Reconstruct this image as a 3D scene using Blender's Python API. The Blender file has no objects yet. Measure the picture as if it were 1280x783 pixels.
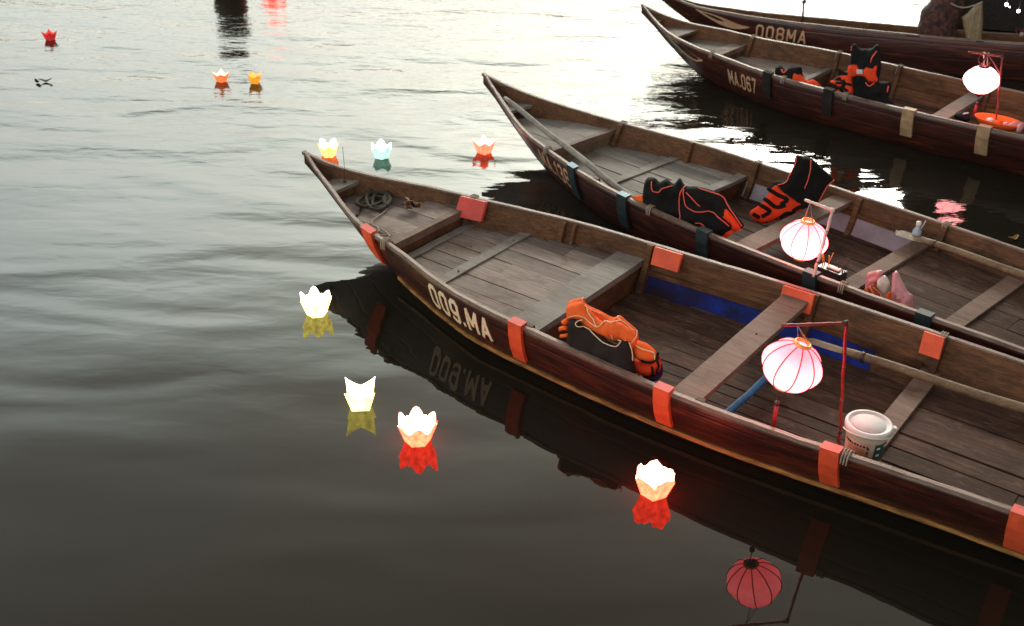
import bpy, bmesh, math, random
from mathutils import Vector, Matrix, noise
from mathutils.geometry import delaunay_2d_cdt
R = math.radians
random.seed(7)
scene = bpy.context.scene
C = scene.collection

# ------------------------------------------------------------------ camera
CAM = Vector((0, 0, 3.0))
RX = Vector((0.9994536, 0.01612882, 0.02885074))
UP = Vector((-0.03305305, 0.48770111, 0.87238473))
FW = Vector((0.0, 0.87286167, -0.48796774))
FPX = 1414.0
cd = bpy.data.cameras.new('camera'); cam = bpy.data.objects.new('camera', cd); C.objects.link(cam)
cam.matrix_world = Matrix.Translation(CAM) @ Matrix((RX, UP, -FW)).transposed().to_4x4()
cd.sensor_width = 36; cd.lens = 36 * FPX / 1280
cd.clip_start = .05; cd.clip_end = 2000
cd.dof.use_dof = True; cd.dof.focus_distance = 5.6; cd.dof.aperture_fstop = 3.2
scene.camera = cam

# ------------------------------------------------------------------ sky, sun, exposure
SUN_EL, SUN_AZ = R(24), R(15)          # low behind cloud, ahead of the camera and a little to the right
world = bpy.data.worlds.new('World'); scene.world = world; world.use_nodes = True
nt = world.node_tree; bgn = nt.nodes['Background']
sky = nt.nodes.new('ShaderNodeTexSky'); sky.sky_type = 'NISHITA'; sky.sun_disc = False
sky.sun_elevation = SUN_EL; sky.sun_rotation = SUN_AZ
sky.air_density = 1.0; sky.dust_density = 2.5; sky.ozone_density = 1.0
hs = nt.nodes.new('ShaderNodeHueSaturation'); hs.inputs['Saturation'].default_value = .28
nt.links.new(sky.outputs[0], hs.inputs['Color']); 
tint = nt.nodes.new('ShaderNodeMixRGB'); tint.blend_type = 'MULTIPLY'; tint.inputs[0].default_value = 1; tint.inputs[2].default_value = (1, .99, .915, 1)
tcw = nt.nodes.new('ShaderNodeTexCoord'); spw = nt.nodes.new('ShaderNodeSeparateXYZ'); nt.links.new(tcw.outputs['Generated'], spw.inputs[0])
band = nt.nodes.new('ShaderNodeValToRGB'); nt.links.new(spw.outputs[2], band.inputs[0])
el = band.color_ramp.elements
for pos, val in ((.0, (.6, .6, .6)), (.22, (.85, .87, .84)), (.34, (1.55, 1.62, 1.56)), (.44, (1.88, 2.06, 1.98)), (.50, (1.32, 1.45, 1.36)), (.57, (.86, .86, .79)), (.68, (.70, .65, .58)), (1, (.76, .72, .67))):
    if pos in (0, 1): e_ = el[0] if pos == 0 else el[-1]
    else: e_ = el.new(pos)
    e_.color = (*val, 1)
cl = nt.nodes.new('ShaderNodeTexNoise'); cl.inputs['Scale'].default_value = 2.2; cl.inputs['Detail'].default_value = 4; nt.links.new(tcw.outputs['Generated'], cl.inputs['Vector'])
clr = nt.nodes.new('ShaderNodeMapRange'); clr.inputs['To Min'].default_value = .72; clr.inputs['To Max'].default_value = 1.28; nt.links.new(cl.outputs['Fac'], clr.inputs[0])
mb = nt.nodes.new('ShaderNodeMixRGB'); mb.blend_type = 'MULTIPLY'; mb.inputs[0].default_value = 1; nt.links.new(band.outputs[0], mb.inputs[1]); nt.links.new(clr.outputs[0], mb.inputs[2])
azr = nt.nodes.new('ShaderNodeMapRange'); azr.interpolation_type = 'SMOOTHSTEP'
for k_, v_ in (('From Min', -.5), ('From Max', .22), ('To Min', 1.55), ('To Max', .58)): azr.inputs[k_].default_value = v_
nt.links.new(spw.outputs[0], azr.inputs[0])
mb3 = nt.nodes.new('ShaderNodeMixRGB'); mb3.blend_type = 'MULTIPLY'; mb3.inputs[0].default_value = 1; nt.links.new(mb.outputs[0], mb3.inputs[1]); nt.links.new(azr.outputs[0], mb3.inputs[2]); mb = mb3
mb2 = nt.nodes.new('ShaderNodeMixRGB'); mb2.blend_type = 'MULTIPLY'; mb2.inputs[0].default_value = 1; nt.links.new(tint.outputs[0], mb2.inputs[1]); nt.links.new(mb.outputs[0], mb2.inputs[2])
nt.links.new(hs.outputs[0], tint.inputs[1]); nt.links.new(mb2.outputs[0], bgn.inputs[0])
bgn.inputs[1].default_value = .15
sl = bpy.data.lights.new('sun', 'SUN'); so = bpy.data.objects.new('sun', sl); C.objects.link(so)
sl.energy = .6; sl.angle = R(10); sl.color = (1, .9, .8)
sd = Vector((math.sin(SUN_AZ) * math.cos(SUN_EL), math.cos(SUN_AZ) * math.cos(SUN_EL), math.sin(SUN_EL)))
so.rotation_euler = sd.to_track_quat('Z', 'Y').to_euler()
vs = scene.view_settings; vs.view_transform = 'Standard'; vs.look = 'None'; vs.gamma = 1; vs.use_curve_mapping = False
vs.exposure = 0.83

# ------------------------------------------------------------------ helpers
def ray(px, py):
    return ((px - 640) / FPX * RX - (py - 391.5) / FPX * UP + FW)
def ground(px, py, z=0):
    d = ray(px, py); return CAM + d * ((z - CAM.z) / d.z)
def link(name, bm, mats, parent=None, smooth=False, normals=True):
    me = bpy.data.meshes.new(name)
    if normals: bmesh.ops.recalc_face_normals(bm, faces=bm.faces)
    if smooth:
        for f in bm.faces: f.smooth = True
    bm.to_mesh(me); bm.free()
    o = bpy.data.objects.new(name, me); C.objects.link(o)
    for m in (mats if isinstance(mats, (list, tuple)) else [mats]): me.materials.append(m)
    if parent: o.parent = parent
    return o
def tag(o, label=None, cat=None, group=None, kind=None):
    if label: o['label'] = label
    if cat: o['category'] = cat
    if group: o['group'] = group
    if kind: o['kind'] = kind
    return o
def empty(name, loc, rz=0, label=None, cat=None, group=None):
    o = bpy.data.objects.new(name, None); C.objects.link(o); o.location = loc; o.rotation_euler = (0, 0, rz)
    o.empty_display_size = .1
    return tag(o, label, cat, group)
def box(bm, x0, x1, y0, y1, z0, z1, mi=0):
    v = [bm.verts.new((x, y, z)) for x in (x0, x1) for y in (y0, y1) for z in (z0, z1)]
    fs = []
    for q in ((0, 1, 3, 2), (4, 6, 7, 5), (0, 4, 5, 1), (2, 3, 7, 6), (0, 2, 6, 4), (1, 5, 7, 3)):
        f = bm.faces.new([v[i] for i in q]); f.material_index = mi; fs.append(f)
    return v
def tube(bm, pts, r, seg=8, mi=0, cap=True, radii=None, flat=1.0):
    pts = [Vector(p) for p in pts]; rings = []
    n0 = None
    for i, p in enumerate(pts):
        a = pts[max(0, i - 1)]; b = pts[min(len(pts) - 1, i + 1)]; t = (b - a)
        t = t.normalized() if t.length > 1e-9 else Vector((0, 0, 1))
        if n0 is None: n0 = t.orthogonal().normalized()
        n0 = (n0 - t * n0.dot(t)); n0 = n0.normalized() if n0.length > 1e-6 else t.orthogonal().normalized()
        bb = t.cross(n0); rr = radii[i] if radii else r
        rings.append([bm.verts.new(p + (n0 * math.cos(q) * flat + bb * math.sin(q)) * rr) for q in [2 * math.pi * k / seg for k in range(seg)]])
    for A, B in zip(rings, rings[1:]):
        for k in range(seg):
            f = bm.faces.new((A[k], A[(k + 1) % seg], B[(k + 1) % seg], B[k])); f.material_index = mi; f.smooth = True
    if cap:
        for rg in (rings[0], rings[-1]):
            f = bm.faces.new(rg); f.material_index = mi
def smoothline(pts, n=6, closed=False):
    P = [Vector(p) for p in pts]; out = []; N = len(P)
    for i in range(N if closed else N - 1):
        g = (lambda j: P[j % N]) if closed else (lambda j: P[max(0, min(N - 1, j))])
        a, b, c, d = g(i - 1), g(i), g(i + 1), g(i + 2)
        for k in range(n):
            t = k / n
            out.append(.5 * ((2 * b) + (c - a) * t + (2 * a - 5 * b + 4 * c - d) * t * t + (3 * b - a - 3 * c + d) * t ** 3))
    if not closed: out.append(P[-1])
    return out
def lathe(bm, prof, seg=32, mi=0, M=None):
    rings = []
    for r, z in prof:
        rings.append([bm.verts.new((r * math.cos(2 * math.pi * k / seg), r * math.sin(2 * math.pi * k / seg), z)) for k in range(seg)])
    for A, B in zip(rings, rings[1:]):
        for k in range(seg):
            f = bm.faces.new((A[k], A[(k + 1) % seg], B[(k + 1) % seg], B[k])); f.material_index = mi; f.smooth = True
    return rings
def hint(x, k, v):
    if x <= k[0]: return v[0]
    if x >= k[-1]: return v[-1]
    h = [b - a for a, b in zip(k, k[1:])]; dl = [(b - a) / q for a, b, q in zip(v, v[1:], h)]
    m = [0] * len(k)
    for i in range(1, len(k) - 1): m[i] = (dl[i - 1] * h[i] + dl[i] * h[i - 1]) / (h[i] + h[i - 1])
    m[0] = dl[0] * 1.5 - m[1] * .5; m[-1] = dl[-1]
    i = 0
    while x > k[i + 1]: i += 1
    t = (x - k[i]) / h[i]
    return (2*t**3-3*t**2+1)*v[i]+(t**3-2*t**2+t)*h[i]*m[i]+(-2*t**3+3*t**2)*v[i+1]+(t**3-t**2)*h[i]*m[i+1]

# ------------------------------------------------------------------ materials
class NT:
    def __init__(s, name):
        s.m = bpy.data.materials.new(name); s.m.use_nodes = True; s.t = s.m.node_tree
        s.b = s.t.nodes['Principled BSDF']; s.out = s.t.nodes['Material Output']
    def n(s, kind, **kw):
        x = s.t.nodes.new('ShaderNode' + kind)
        for k, v in kw.items(): setattr(x, k, v)
        return x
    def l(s, a, b): s.t.links.new(a, b)
    def set(s, **kw):
        for k, v in kw.items():
            v = (*v, 1) if isinstance(v, tuple) and len(v) == 3 else v
            s.b.inputs[k.replace('_', ' ')].default_value = v
    def coord(s, scale=(1, 1, 1), rnd=0):
        tc = s.n('TexCoord'); mp = s.n('Mapping'); mp.inputs['Scale'].default_value = scale
        s.l(tc.outputs['Object'], mp.inputs['Vector'])
        if rnd:
            g = s.n('NewGeometry'); mul = s.n('Math', operation='MULTIPLY'); mul.inputs[1].default_value = rnd
            s.l(g.outputs['Random Per Island'], mul.inputs[0])
            cx = s.n('CombineXYZ')
            for i in range(3): s.l(mul.outputs[0], cx.inputs[i])
            s.l(cx.outputs[0], mp.inputs['Location'])
        return mp.outputs[0]
    def noise(s, vec, scale, detail=4, rough=.6, dist=0):
        x = s.n('TexNoise'); x.inputs['Scale'].default_value = scale; x.inputs['Detail'].default_value = detail
        x.inputs['Roughness'].default_value = rough; x.inputs['Distortion'].default_value = dist
        s.l(vec, x.inputs['Vector']); return x.outputs['Fac']
    def ramp(s, fac, stops):
        x = s.n('ValToRGB'); e = x.color_ramp.elements
        while len(e) < len(stops): e.new(.5)
        for el, (p, c) in zip(e, stops):
            el.position = p; el.color = (*c, 1) if len(c) == 3 else c
        s.l(fac, x.inputs[0]); return x.outputs[0]
    def mix(s, fac, a, b, mode='MIX'):
        x = s.n('MixRGB', blend_type=mode)
        for v, i in ((fac, 0), (a, 1), (b, 2)):
            if isinstance(v, (int, float)): x.inputs[i].default_value = v
            elif isinstance(v, tuple): x.inputs[i].default_value = (*v, 1)
            else: s.l(v, x.inputs[i])
        return x.outputs[0]
    def bump(s, h, strength=.3, dist=.01):
        x = s.n('Bump'); x.inputs['Strength'].default_value = strength; x.inputs['Distance'].default_value = dist
        s.l(h, x.inputs['Height']); s.l(x.outputs[0], s.b.inputs['Normal']); return x.outputs[0]

def wood(name, dark, mid, light, rough=(.6, .85), spec=.25, stain=(.06, .035, .022), stain_amt=.7, rnd=.5, bump=.5, scuff=0):
    q = NT(name)
    v = q.coord((1, 14, 14), rnd=17)
    g1 = q.noise(v, 3.0, 8, .65, 1.2)
    col = q.ramp(g1, [(.28, dark), (.5, mid), (.72, light)])
    v2 = q.coord((1, 60, 60), rnd=5)
    g2 = q.noise(v2, 5, 3, .6, .3)
    col = q.mix(.35, col, q.ramp(g2, [(.35, dark), (.65, light)]))
    geo = q.n('NewGeometry')
    isl = q.ramp(geo.outputs['Random Per Island'], [(0, (1 - rnd * .6,) * 3), (1, (1 + rnd * .35,) * 3)])
    col = q.mix(1, col, isl, 'MULTIPLY')
    v3 = q.coord((1.2, 2.2, 2), rnd=0)
    st = q.noise(v3, 3.3, 7, .68, .6)
    sf = q.ramp(st, [(.46, (0, 0, 0)), (.68, (stain_amt,) * 3)])
    col = q.mix(sf, col, stain)
    if scuff:
        sc = q.noise(q.coord((1.5, 4, 4)), 5, 6, .75, .8)
        col = q.mix(q.ramp(sc, [(.52, (0, 0, 0)), (.74, (scuff,) * 3)]), col, (.24, .165, .125))
    q.l(col, q.b.inputs['Base Color'])
    rr = q.n('MapRange'); rr.inputs['To Min'].default_value = rough[0]; rr.inputs['To Max'].default_value = rough[1]
    q.l(g1, rr.inputs[0]); q.l(rr.outputs[0], q.b.inputs['Roughness'])
    hh = q.n('Math', operation='ADD'); q.l(g1, hh.inputs[0]); q.l(g2, hh.inputs[1])
    q.bump(hh.outputs[0], bump, .004); q.b.inputs['Specular IOR Level'].default_value = spec
    return q.m
def plain(name, col, rough=.6, var=.25, scale=8, bump=.2, bd=.003, stretch=(1, 1, 1), **kw):
    q = NT(name); v = q.coord(stretch); f = q.noise(v, scale, 5, .6)
    lo = tuple(c * (1 - var) for c in col); hi = tuple(min(1, c * (1 + var)) for c in col)
    q.l(q.ramp(f, [(.3, lo), (.7, hi)]), q.b.inputs['Base Color'])
    q.set(Roughness=rough, **kw)
    if bump: q.bump(q.noise(v, scale * 6, 4, .6), bump, bd)
    return q.m

M = {}
M['deck'] = wood('weathered deck wood', (.085, .058, .046), (.205, .150, .126), (.33, .258, .226), stain=(.085, .048, .032), stain_amt=.8, rnd=.8)
M['deck2'] = wood('pale worn deck wood', (.12, .10, .085), (.25, .215, .19), (.36, .32, .285), stain=(.10, .07, .05), stain_amt=.6)
M['beam'] = wood('brown beam wood', (.09, .048, .034), (.20, .120, .088), (.30, .19, .148), rnd=.2, stain_amt=.6)
M['floor'] = wood('dark floor boards', (.026, .013, .009), (.068, .034, .023), (.145, .074, .050), rough=(.65, .85), spec=.12, scuff=.45, stain=(.02, .012, .009))
M['side'] = wood('brown hull lining', (.036, .014, .006), (.11, .046, .021), (.24, .105, .045), rough=(.5, .8), spec=.2, rnd=0, stain=(.020, .010, .007))
M['edge'] = wood('worn sky-lit gunwale edge', (.10, .055, .04), (.235, .155, .118), (.38, .28, .23), rough=(.35, .55), rnd=0, stain=(.10, .045, .03), stain_amt=.8)  # worn wood; the rim's sky-lit line is put into its pale colour
M['oar'] = wood('bamboo oar wood', (.09, .05, .025), (.20, .12, .065), (.30, .2, .12), rnd=.2, rough=(.4, .6))
# varnished hull
q = NT('dark red varnished hull'); v = q.coord((1, 5, 5)); f = q.noise(v, 2.6, 7, .7, .8)
c = q.ramp(f, [(.32, (.016, .005, .004)), (.52, (.050, .0115, .0075)), (.68, (.14, .026, .012)), (.80, (.22, .055, .02))])
v2 = q.coord((2, 40, 40)); f2 = q.noise(v2, 6, 4, .7)
c = q.mix(q.ramp(f2, [(.55, (0, 0, 0)), (.75, (.35, .35, .35))]), c, (.10, .055, .04))
q.l(c, q.b.inputs['Base Color']); q.set(Roughness=.38, Coat_Weight=.25, Coat_Roughness=.2)
wv = q.n('TexWave'); wv.bands_direction = 'Z'; wv.inputs['Scale'].default_value = 2.6; wv.inputs['Distortion'].default_value = .6; wv.inputs['Detail'].default_value = 2
q.l(q.coord((1, 1, 1)), wv.inputs['Vector']); sm = q.ramp(wv.outputs['Fac'], [(.0, (0, 0, 0)), (.06, (1, 1, 1))])
ad = q.n('Math', operation='MULTIPLY'); q.l(sm, ad.inputs[0]); q.l(q.noise(q.coord((1, 22, 22)), 4, 5, .65), ad.inputs[1])
q.bump(ad.outputs[0], .7, .005); M['hull'] = q.m
M['trim'] = plain('ochre painted strake', (.27, .12, .030), .6, .7, 9, stretch=(1, 6, 6))
def pad(name, col, worn):
    q = NT(name); f = q.noise(q.coord((1, 1, 1)), 9, 7, .7); g = q.noise(q.coord((3, 3, 1)), 26, 5, .75)
    c = q.ramp(f, [(.32, tuple(c * .72 for c in col)), (.62, col), (.78, worn)])
    c = q.mix(q.ramp(g, [(.60, (0, 0, 0)), (.72, (.5, .5, .5))]), c, (.12, .03, .02))
    q.l(c, q.b.inputs['Base Color']); q.set(Roughness=.55, Specular_IOR_Level=.3); q.bump(q.noise(q.coord((1, 1, 1)), 40, 4, .6), .3, .003); return q.m
M['red'] = pad('orange red rubber pad', (.80, .10, .035), (.80, .22, .12))
M['redpink'] = pad('coral red painted board', (.72, .085, .065), (.75, .22, .18))
M['blue'] = plain('blue painted pad', (.02, .17, .25), .5, .3, 14)
M['bluedark'] = plain('dark blue rubber pad', (.020, .030, .033), .6, .35, 18)
M['wood_pad'] = plain('tan wooden pad', (.36, .22, .12), .6, .35, 14)
q = NT('blue paint in bilge'); f = q.noise(q.coord((1, 1, 1)), 3.2, 6, .65)
q.l(q.ramp(f, [(.33, (.020, .010, .018)), (.5, (.014, .014, .075)), (.68, (.010, .035, .30))]), q.b.inputs['Base Color']); q.set(Roughness=.6, Specular_IOR_Level=.1); M['bluepaint'] = q.m
M['lilac'] = plain('grey lilac painted lining', (.26, .19, .22), .5, .3, 4)
M['letter'] = plain('cream lettering paint', (.85, .66, .44), .55, .12, 20)
M['letter2'] = plain('tan lettering paint', (.60, .33, .19), .55, .2, 20)
M['letter_dark'] = plain('dark eye paint', (.02, .012, .01), .5, .2, 20)
M['rope'] = plain('old hemp rope', (.045, .032, .018), .9, .4, 60, bump=1, bd=.004)
M['cord'] = plain('pale cord', (.35, .27, .20), .9, .3, 60, bump=.6)
M['leaf'] = plain('dry brown leaf', (.26, .10, .035), .55, .6, 30, bump=.5)
M['leafdark'] = plain('wet dark leaf', (.03, .02, .012), .4, .4, 30)
M['leafgold'] = plain('yellow fallen leaf', (.40, .22, .04), .5, .4, 30)
def fabric(name, col, rough=.85):
    q = NT(name); v = q.coord((1, 1, 1)); f = q.noise(v, 7, 5, .6)
    q.l(q.ramp(f, [(.3, tuple(c * .75 for c in col)), (.7, tuple(min(1, c * 1.15) for c in col))]), q.b.inputs['Base Color'])
    q.set(Roughness=rough, Specular_IOR_Level=.12)
    a = q.noise(q.coord((1, 1, 1)), 26, 4, .6); q.bump(a, .6, .008); return q.m
M['orange'] = fabric('orange nylon', (.92, .135, .028))
M['orange_red'] = fabric('red orange nylon', (.80, .062, .018))
M['charcoal'] = fabric('charcoal nylon', (.026, .019, .017))
M['black'] = fabric('black nylon', (.011, .010, .010))
M['piping'] = plain('cream piping', (.80, .58, .34), .6, .1, 20, bump=0)
M['piping_red'] = plain('coral piping', (.80, .10, .06), .6, .1, 20, bump=0)
M['purple'] = fabric('dark purple cloth', (.05, .02, .06))
M['cloth'] = fabric('dark maroon patterned cloth', (.055, .022, .018))
q = NT('dark floral cloth'); f = q.noise(q.coord((1, 1, 1)), 22, 3, .6)
q.l(q.ramp(f, [(.4, (.016, .010, .009)), (.55, (.07, .022, .018)), (.7, (.12, .05, .035))]), q.b.inputs['Base Color']); q.set(Roughness=.9); M['cloth'] = q.m
def film(name, col, alpha, rough=.25):
    q = NT(name); q.l(q.ramp(q.noise(q.coord((1, 1, 1)), 12, 4, .6), [(.3, tuple(c * .7 for c in col)), (.7, col)]), q.b.inputs['Base Color'])
    q.set(Roughness=rough, Alpha=alpha); q.bump(q.noise(q.coord((1, 1, 1)), 30, 4, .6), .8, .01); return q.m
M['pinkfilm'] = film('pink plastic film', (.80, .34, .36), .70)
M['whitefilm'] = film('pale plastic film', (.72, .66, .58), .8)
M['net'] = film('mustard netting', (.34, .24, .13), .75, .6)
M['snack'] = plain('red snack wrapper', (.34, .035, .02), .35, .5, 10)
M['snack_gold'] = plain('gold snack stripe', (.55, .25, .06), .35, .3, 10, bump=0)
M['pole_red'] = plain('red lacquered bamboo', (.30, .018, .014), .35, .4, 40)
M['pole_dark'] = plain('dark pole binding', (.05, .015, .012), .5, .3, 40)
M['pole_pale'] = plain('pale pink pipe', (.78, .52, .46), .4, .1, 20)
M['gold'] = plain('gold ring', (.75, .38, .10), .35, .3, 30, Metallic=.4)
M['wire'] = plain('thin wire', (.35, .28, .22), .4, .2, 30, bump=0, Metallic=.6)
M['crimson'] = plain('crimson cord', (.055, .001, .003), .6, .2, 30, bump=0)
M['black_plastic'] = plain('black plastic', (.012, .012, .012), .35, .2, 20)
M['white_plastic'] = plain('off white plastic', (.60, .56, .54), .45, .14, 8, bump=.05)
M['cream_plastic'] = plain('cream plastic pail', (.72, .56, .42), .35, .08, 8, bump=.05)
M['label_green'] = plain('dark green label', (.025, .07, .055), .4, .4, 30, bump=0)
M['label_pink'] = plain('pink and cream label', (.62, .30, .22), .4, .4, 12, bump=0)
M['label_magenta'] = plain('magenta label corner', (.42, .05, .14), .4, .3, 12, bump=0)
M['yellow'] = plain('yellow print', (.80, .50, .06), .4, .2, 30, bump=0)
M['ink'] = plain('black print', (.02, .02, .02), .5, .2, 30, bump=0)
M['white'] = plain('white paint', (.8, .8, .78), .5, .05, 20, bump=0)
M['wax'] = plain('candle wax', (.8, .72, .6), .5, .1, 20, bump=0)
M['bottle'] = plain('clear bottle plastic', (.35, .42, .52), .15, .2, 20, bump=0)
M['canopy'] = plain('dark woven canopy', (.030, .022, .016), .8, .4, 30, bump=.6)
M['bank'] = plain('dark riverbank foliage', (.02, .028, .014), .9, .5, .3, bump=0)
def emit(name, col, strength=1.0):
    q = NT(name); q.set(Base_Color=(.2, .2, .2), Emission_Color=col, Emission_Strength=strength); return q.m
M['flame'] = emit('candle flame', (1, .7, .35), 15)
M['bulb'] = emit('lit small bulb', (1, .96, .9), 9)
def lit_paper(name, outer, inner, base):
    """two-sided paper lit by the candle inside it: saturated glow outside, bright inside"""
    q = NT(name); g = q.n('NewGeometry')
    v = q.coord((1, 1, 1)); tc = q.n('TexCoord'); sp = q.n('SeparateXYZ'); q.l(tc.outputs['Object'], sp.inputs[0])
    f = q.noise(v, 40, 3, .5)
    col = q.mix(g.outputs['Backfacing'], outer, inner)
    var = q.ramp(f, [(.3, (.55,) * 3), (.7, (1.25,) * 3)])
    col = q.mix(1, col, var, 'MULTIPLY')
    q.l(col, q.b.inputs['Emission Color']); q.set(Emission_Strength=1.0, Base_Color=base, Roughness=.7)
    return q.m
WH = (3.0, 2.4, 1.75)
M['paper_lemon'] = lit_paper('pale lemon lit paper', (3.6, 2.9, .55), (3.0, 2.9, 2.2), (.75, .7, .3))
M['paper_olive'] = lit_paper('yellow green lit paper', (3.0, 2.6, .50), (2.4, 2.6, 1.8), (.6, .6, .25))
M['paper_red'] = lit_paper('red lit paper', (9.5, .36, .16), WH, (.8, .08, .05))
M['paper_orange'] = lit_paper('orange lit paper', (3.9, .72, .18), WH, (.8, .25, .08))
M['paper_green'] = lit_paper('mint lit paper', (.38, .80, .58), (1.5, 1.8, 1.65), (.3, .6, .45))
M['paper_coral'] = lit_paper('coral lit paper', (3.0, .24, .12), WH, (.8, .1, .07))
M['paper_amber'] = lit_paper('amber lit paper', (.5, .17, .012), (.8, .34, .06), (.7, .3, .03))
M['paper_tangerine'] = lit_paper('tangerine lit paper', (.8, .12, .035), (1.8, 1.2, .8), (.8, .2, .05))
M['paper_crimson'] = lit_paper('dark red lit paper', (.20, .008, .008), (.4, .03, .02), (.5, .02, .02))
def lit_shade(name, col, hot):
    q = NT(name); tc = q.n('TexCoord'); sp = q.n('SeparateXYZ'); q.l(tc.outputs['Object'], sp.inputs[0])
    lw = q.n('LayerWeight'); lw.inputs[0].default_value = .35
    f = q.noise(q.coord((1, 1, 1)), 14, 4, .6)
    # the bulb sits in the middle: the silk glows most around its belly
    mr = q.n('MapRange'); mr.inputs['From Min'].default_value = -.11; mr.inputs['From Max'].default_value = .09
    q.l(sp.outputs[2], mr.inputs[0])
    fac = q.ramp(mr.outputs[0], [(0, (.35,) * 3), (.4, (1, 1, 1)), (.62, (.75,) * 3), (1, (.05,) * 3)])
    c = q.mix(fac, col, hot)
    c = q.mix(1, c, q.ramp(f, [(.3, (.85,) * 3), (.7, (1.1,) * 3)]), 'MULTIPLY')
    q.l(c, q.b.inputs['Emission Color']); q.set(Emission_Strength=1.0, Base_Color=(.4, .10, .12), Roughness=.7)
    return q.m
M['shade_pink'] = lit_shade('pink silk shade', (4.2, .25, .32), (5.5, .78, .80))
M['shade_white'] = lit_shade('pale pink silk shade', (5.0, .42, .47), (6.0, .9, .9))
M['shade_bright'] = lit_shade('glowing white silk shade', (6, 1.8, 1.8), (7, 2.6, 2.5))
# water
q = NT('river water')
tc = q.n('TexCoord'); sp = q.n('SeparateXYZ'); q.l(tc.outputs['Object'], sp.inputs[0])
far = q.n('MapRange'); far.inputs['From Min'].default_value = 6.5; far.inputs['From Max'].default_value = 14; q.l(sp.outputs[1], far.inputs[0])
near = q.n('MapRange'); near.inputs['From Min'].default_value = 3.5; near.inputs['From Max'].default_value = 9
near.inputs['To Min'].default_value = .16; near.inputs['To Max'].default_value = 1; q.l(sp.outputs[1], near.inputs[0])
def mul(a, b):
    x = q.n('Math', operation='MULTIPLY')
    for i, w in enumerate((a, b)):
        if isinstance(w, (int, float)): x.inputs[i].default_value = w
        else: q.l(w, x.inputs[i])
    return x.outputs[0]
def add(a, b):
    x = q.n('Math', operation='ADD'); q.l(a, x.inputs[0]); q.l(b, x.inputs[1]); return x.outputs[0]
h1 = q.noise(q.coord((.8, 2.0, 1)), 1.0, 1, .4, .4)      # long soft swell
h2 = q.noise(q.coord((1, 2.3, 1)), 3.6, 2, .4, .3)          # ripples
h3 = q.noise(q.coord((1, 2.4, 1)), 9, 3, .55, .5)            # wind chop further out
H = add(add(mul(mul(h1, near.outputs[0]), .80), mul(mul(mul(h2, near.outputs[0]), near.outputs[0]), .17)), mul(mul(h3, far.outputs[0]), .15))
q.bump(H, 1.0, .055)
q.set(Base_Color=(.013, .0105, .0072), Roughness=.02, IOR=1.333)
M['water'] = q.m

# ------------------------------------------------------------------ setting
bm = bmesh.new()
vv = [bm.verts.new(p) for p in ((-300, -60, 0), (300, -60, 0), (300, 400, 0), (-300, 400, 0))]; bm.faces.new(vv)
tag(link('water', bm, M['water'], normals=False), kind='structure')
bm = bmesh.new()   # far bank, low and dark, seen only in the ripples
N = 120; prev = None
for i in range(N + 1):
    x = -160 + 320 * i / N; y = 95 + 6 * math.sin(i * .35)
    h = 3.0 + 2.2 * noise.noise(Vector((i * .31, 0, 0))) + 1.2 * noise.noise(Vector((i * 1.7, 3, 0)))
    row = [bm.verts.new(p) for p in ((x, y - 3, -.3), (x, y, h * .6), (x, y + 2, h), (x, y + 9, h), (x, y + 14, -.3))]
    if prev:
        for a in range(4): bm.faces.new((prev[a], row[a], row[a + 1], prev[a + 1]))
    prev = row
tag(link('far_bank', bm, M['bank'], smooth=True), kind='structure')

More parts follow.
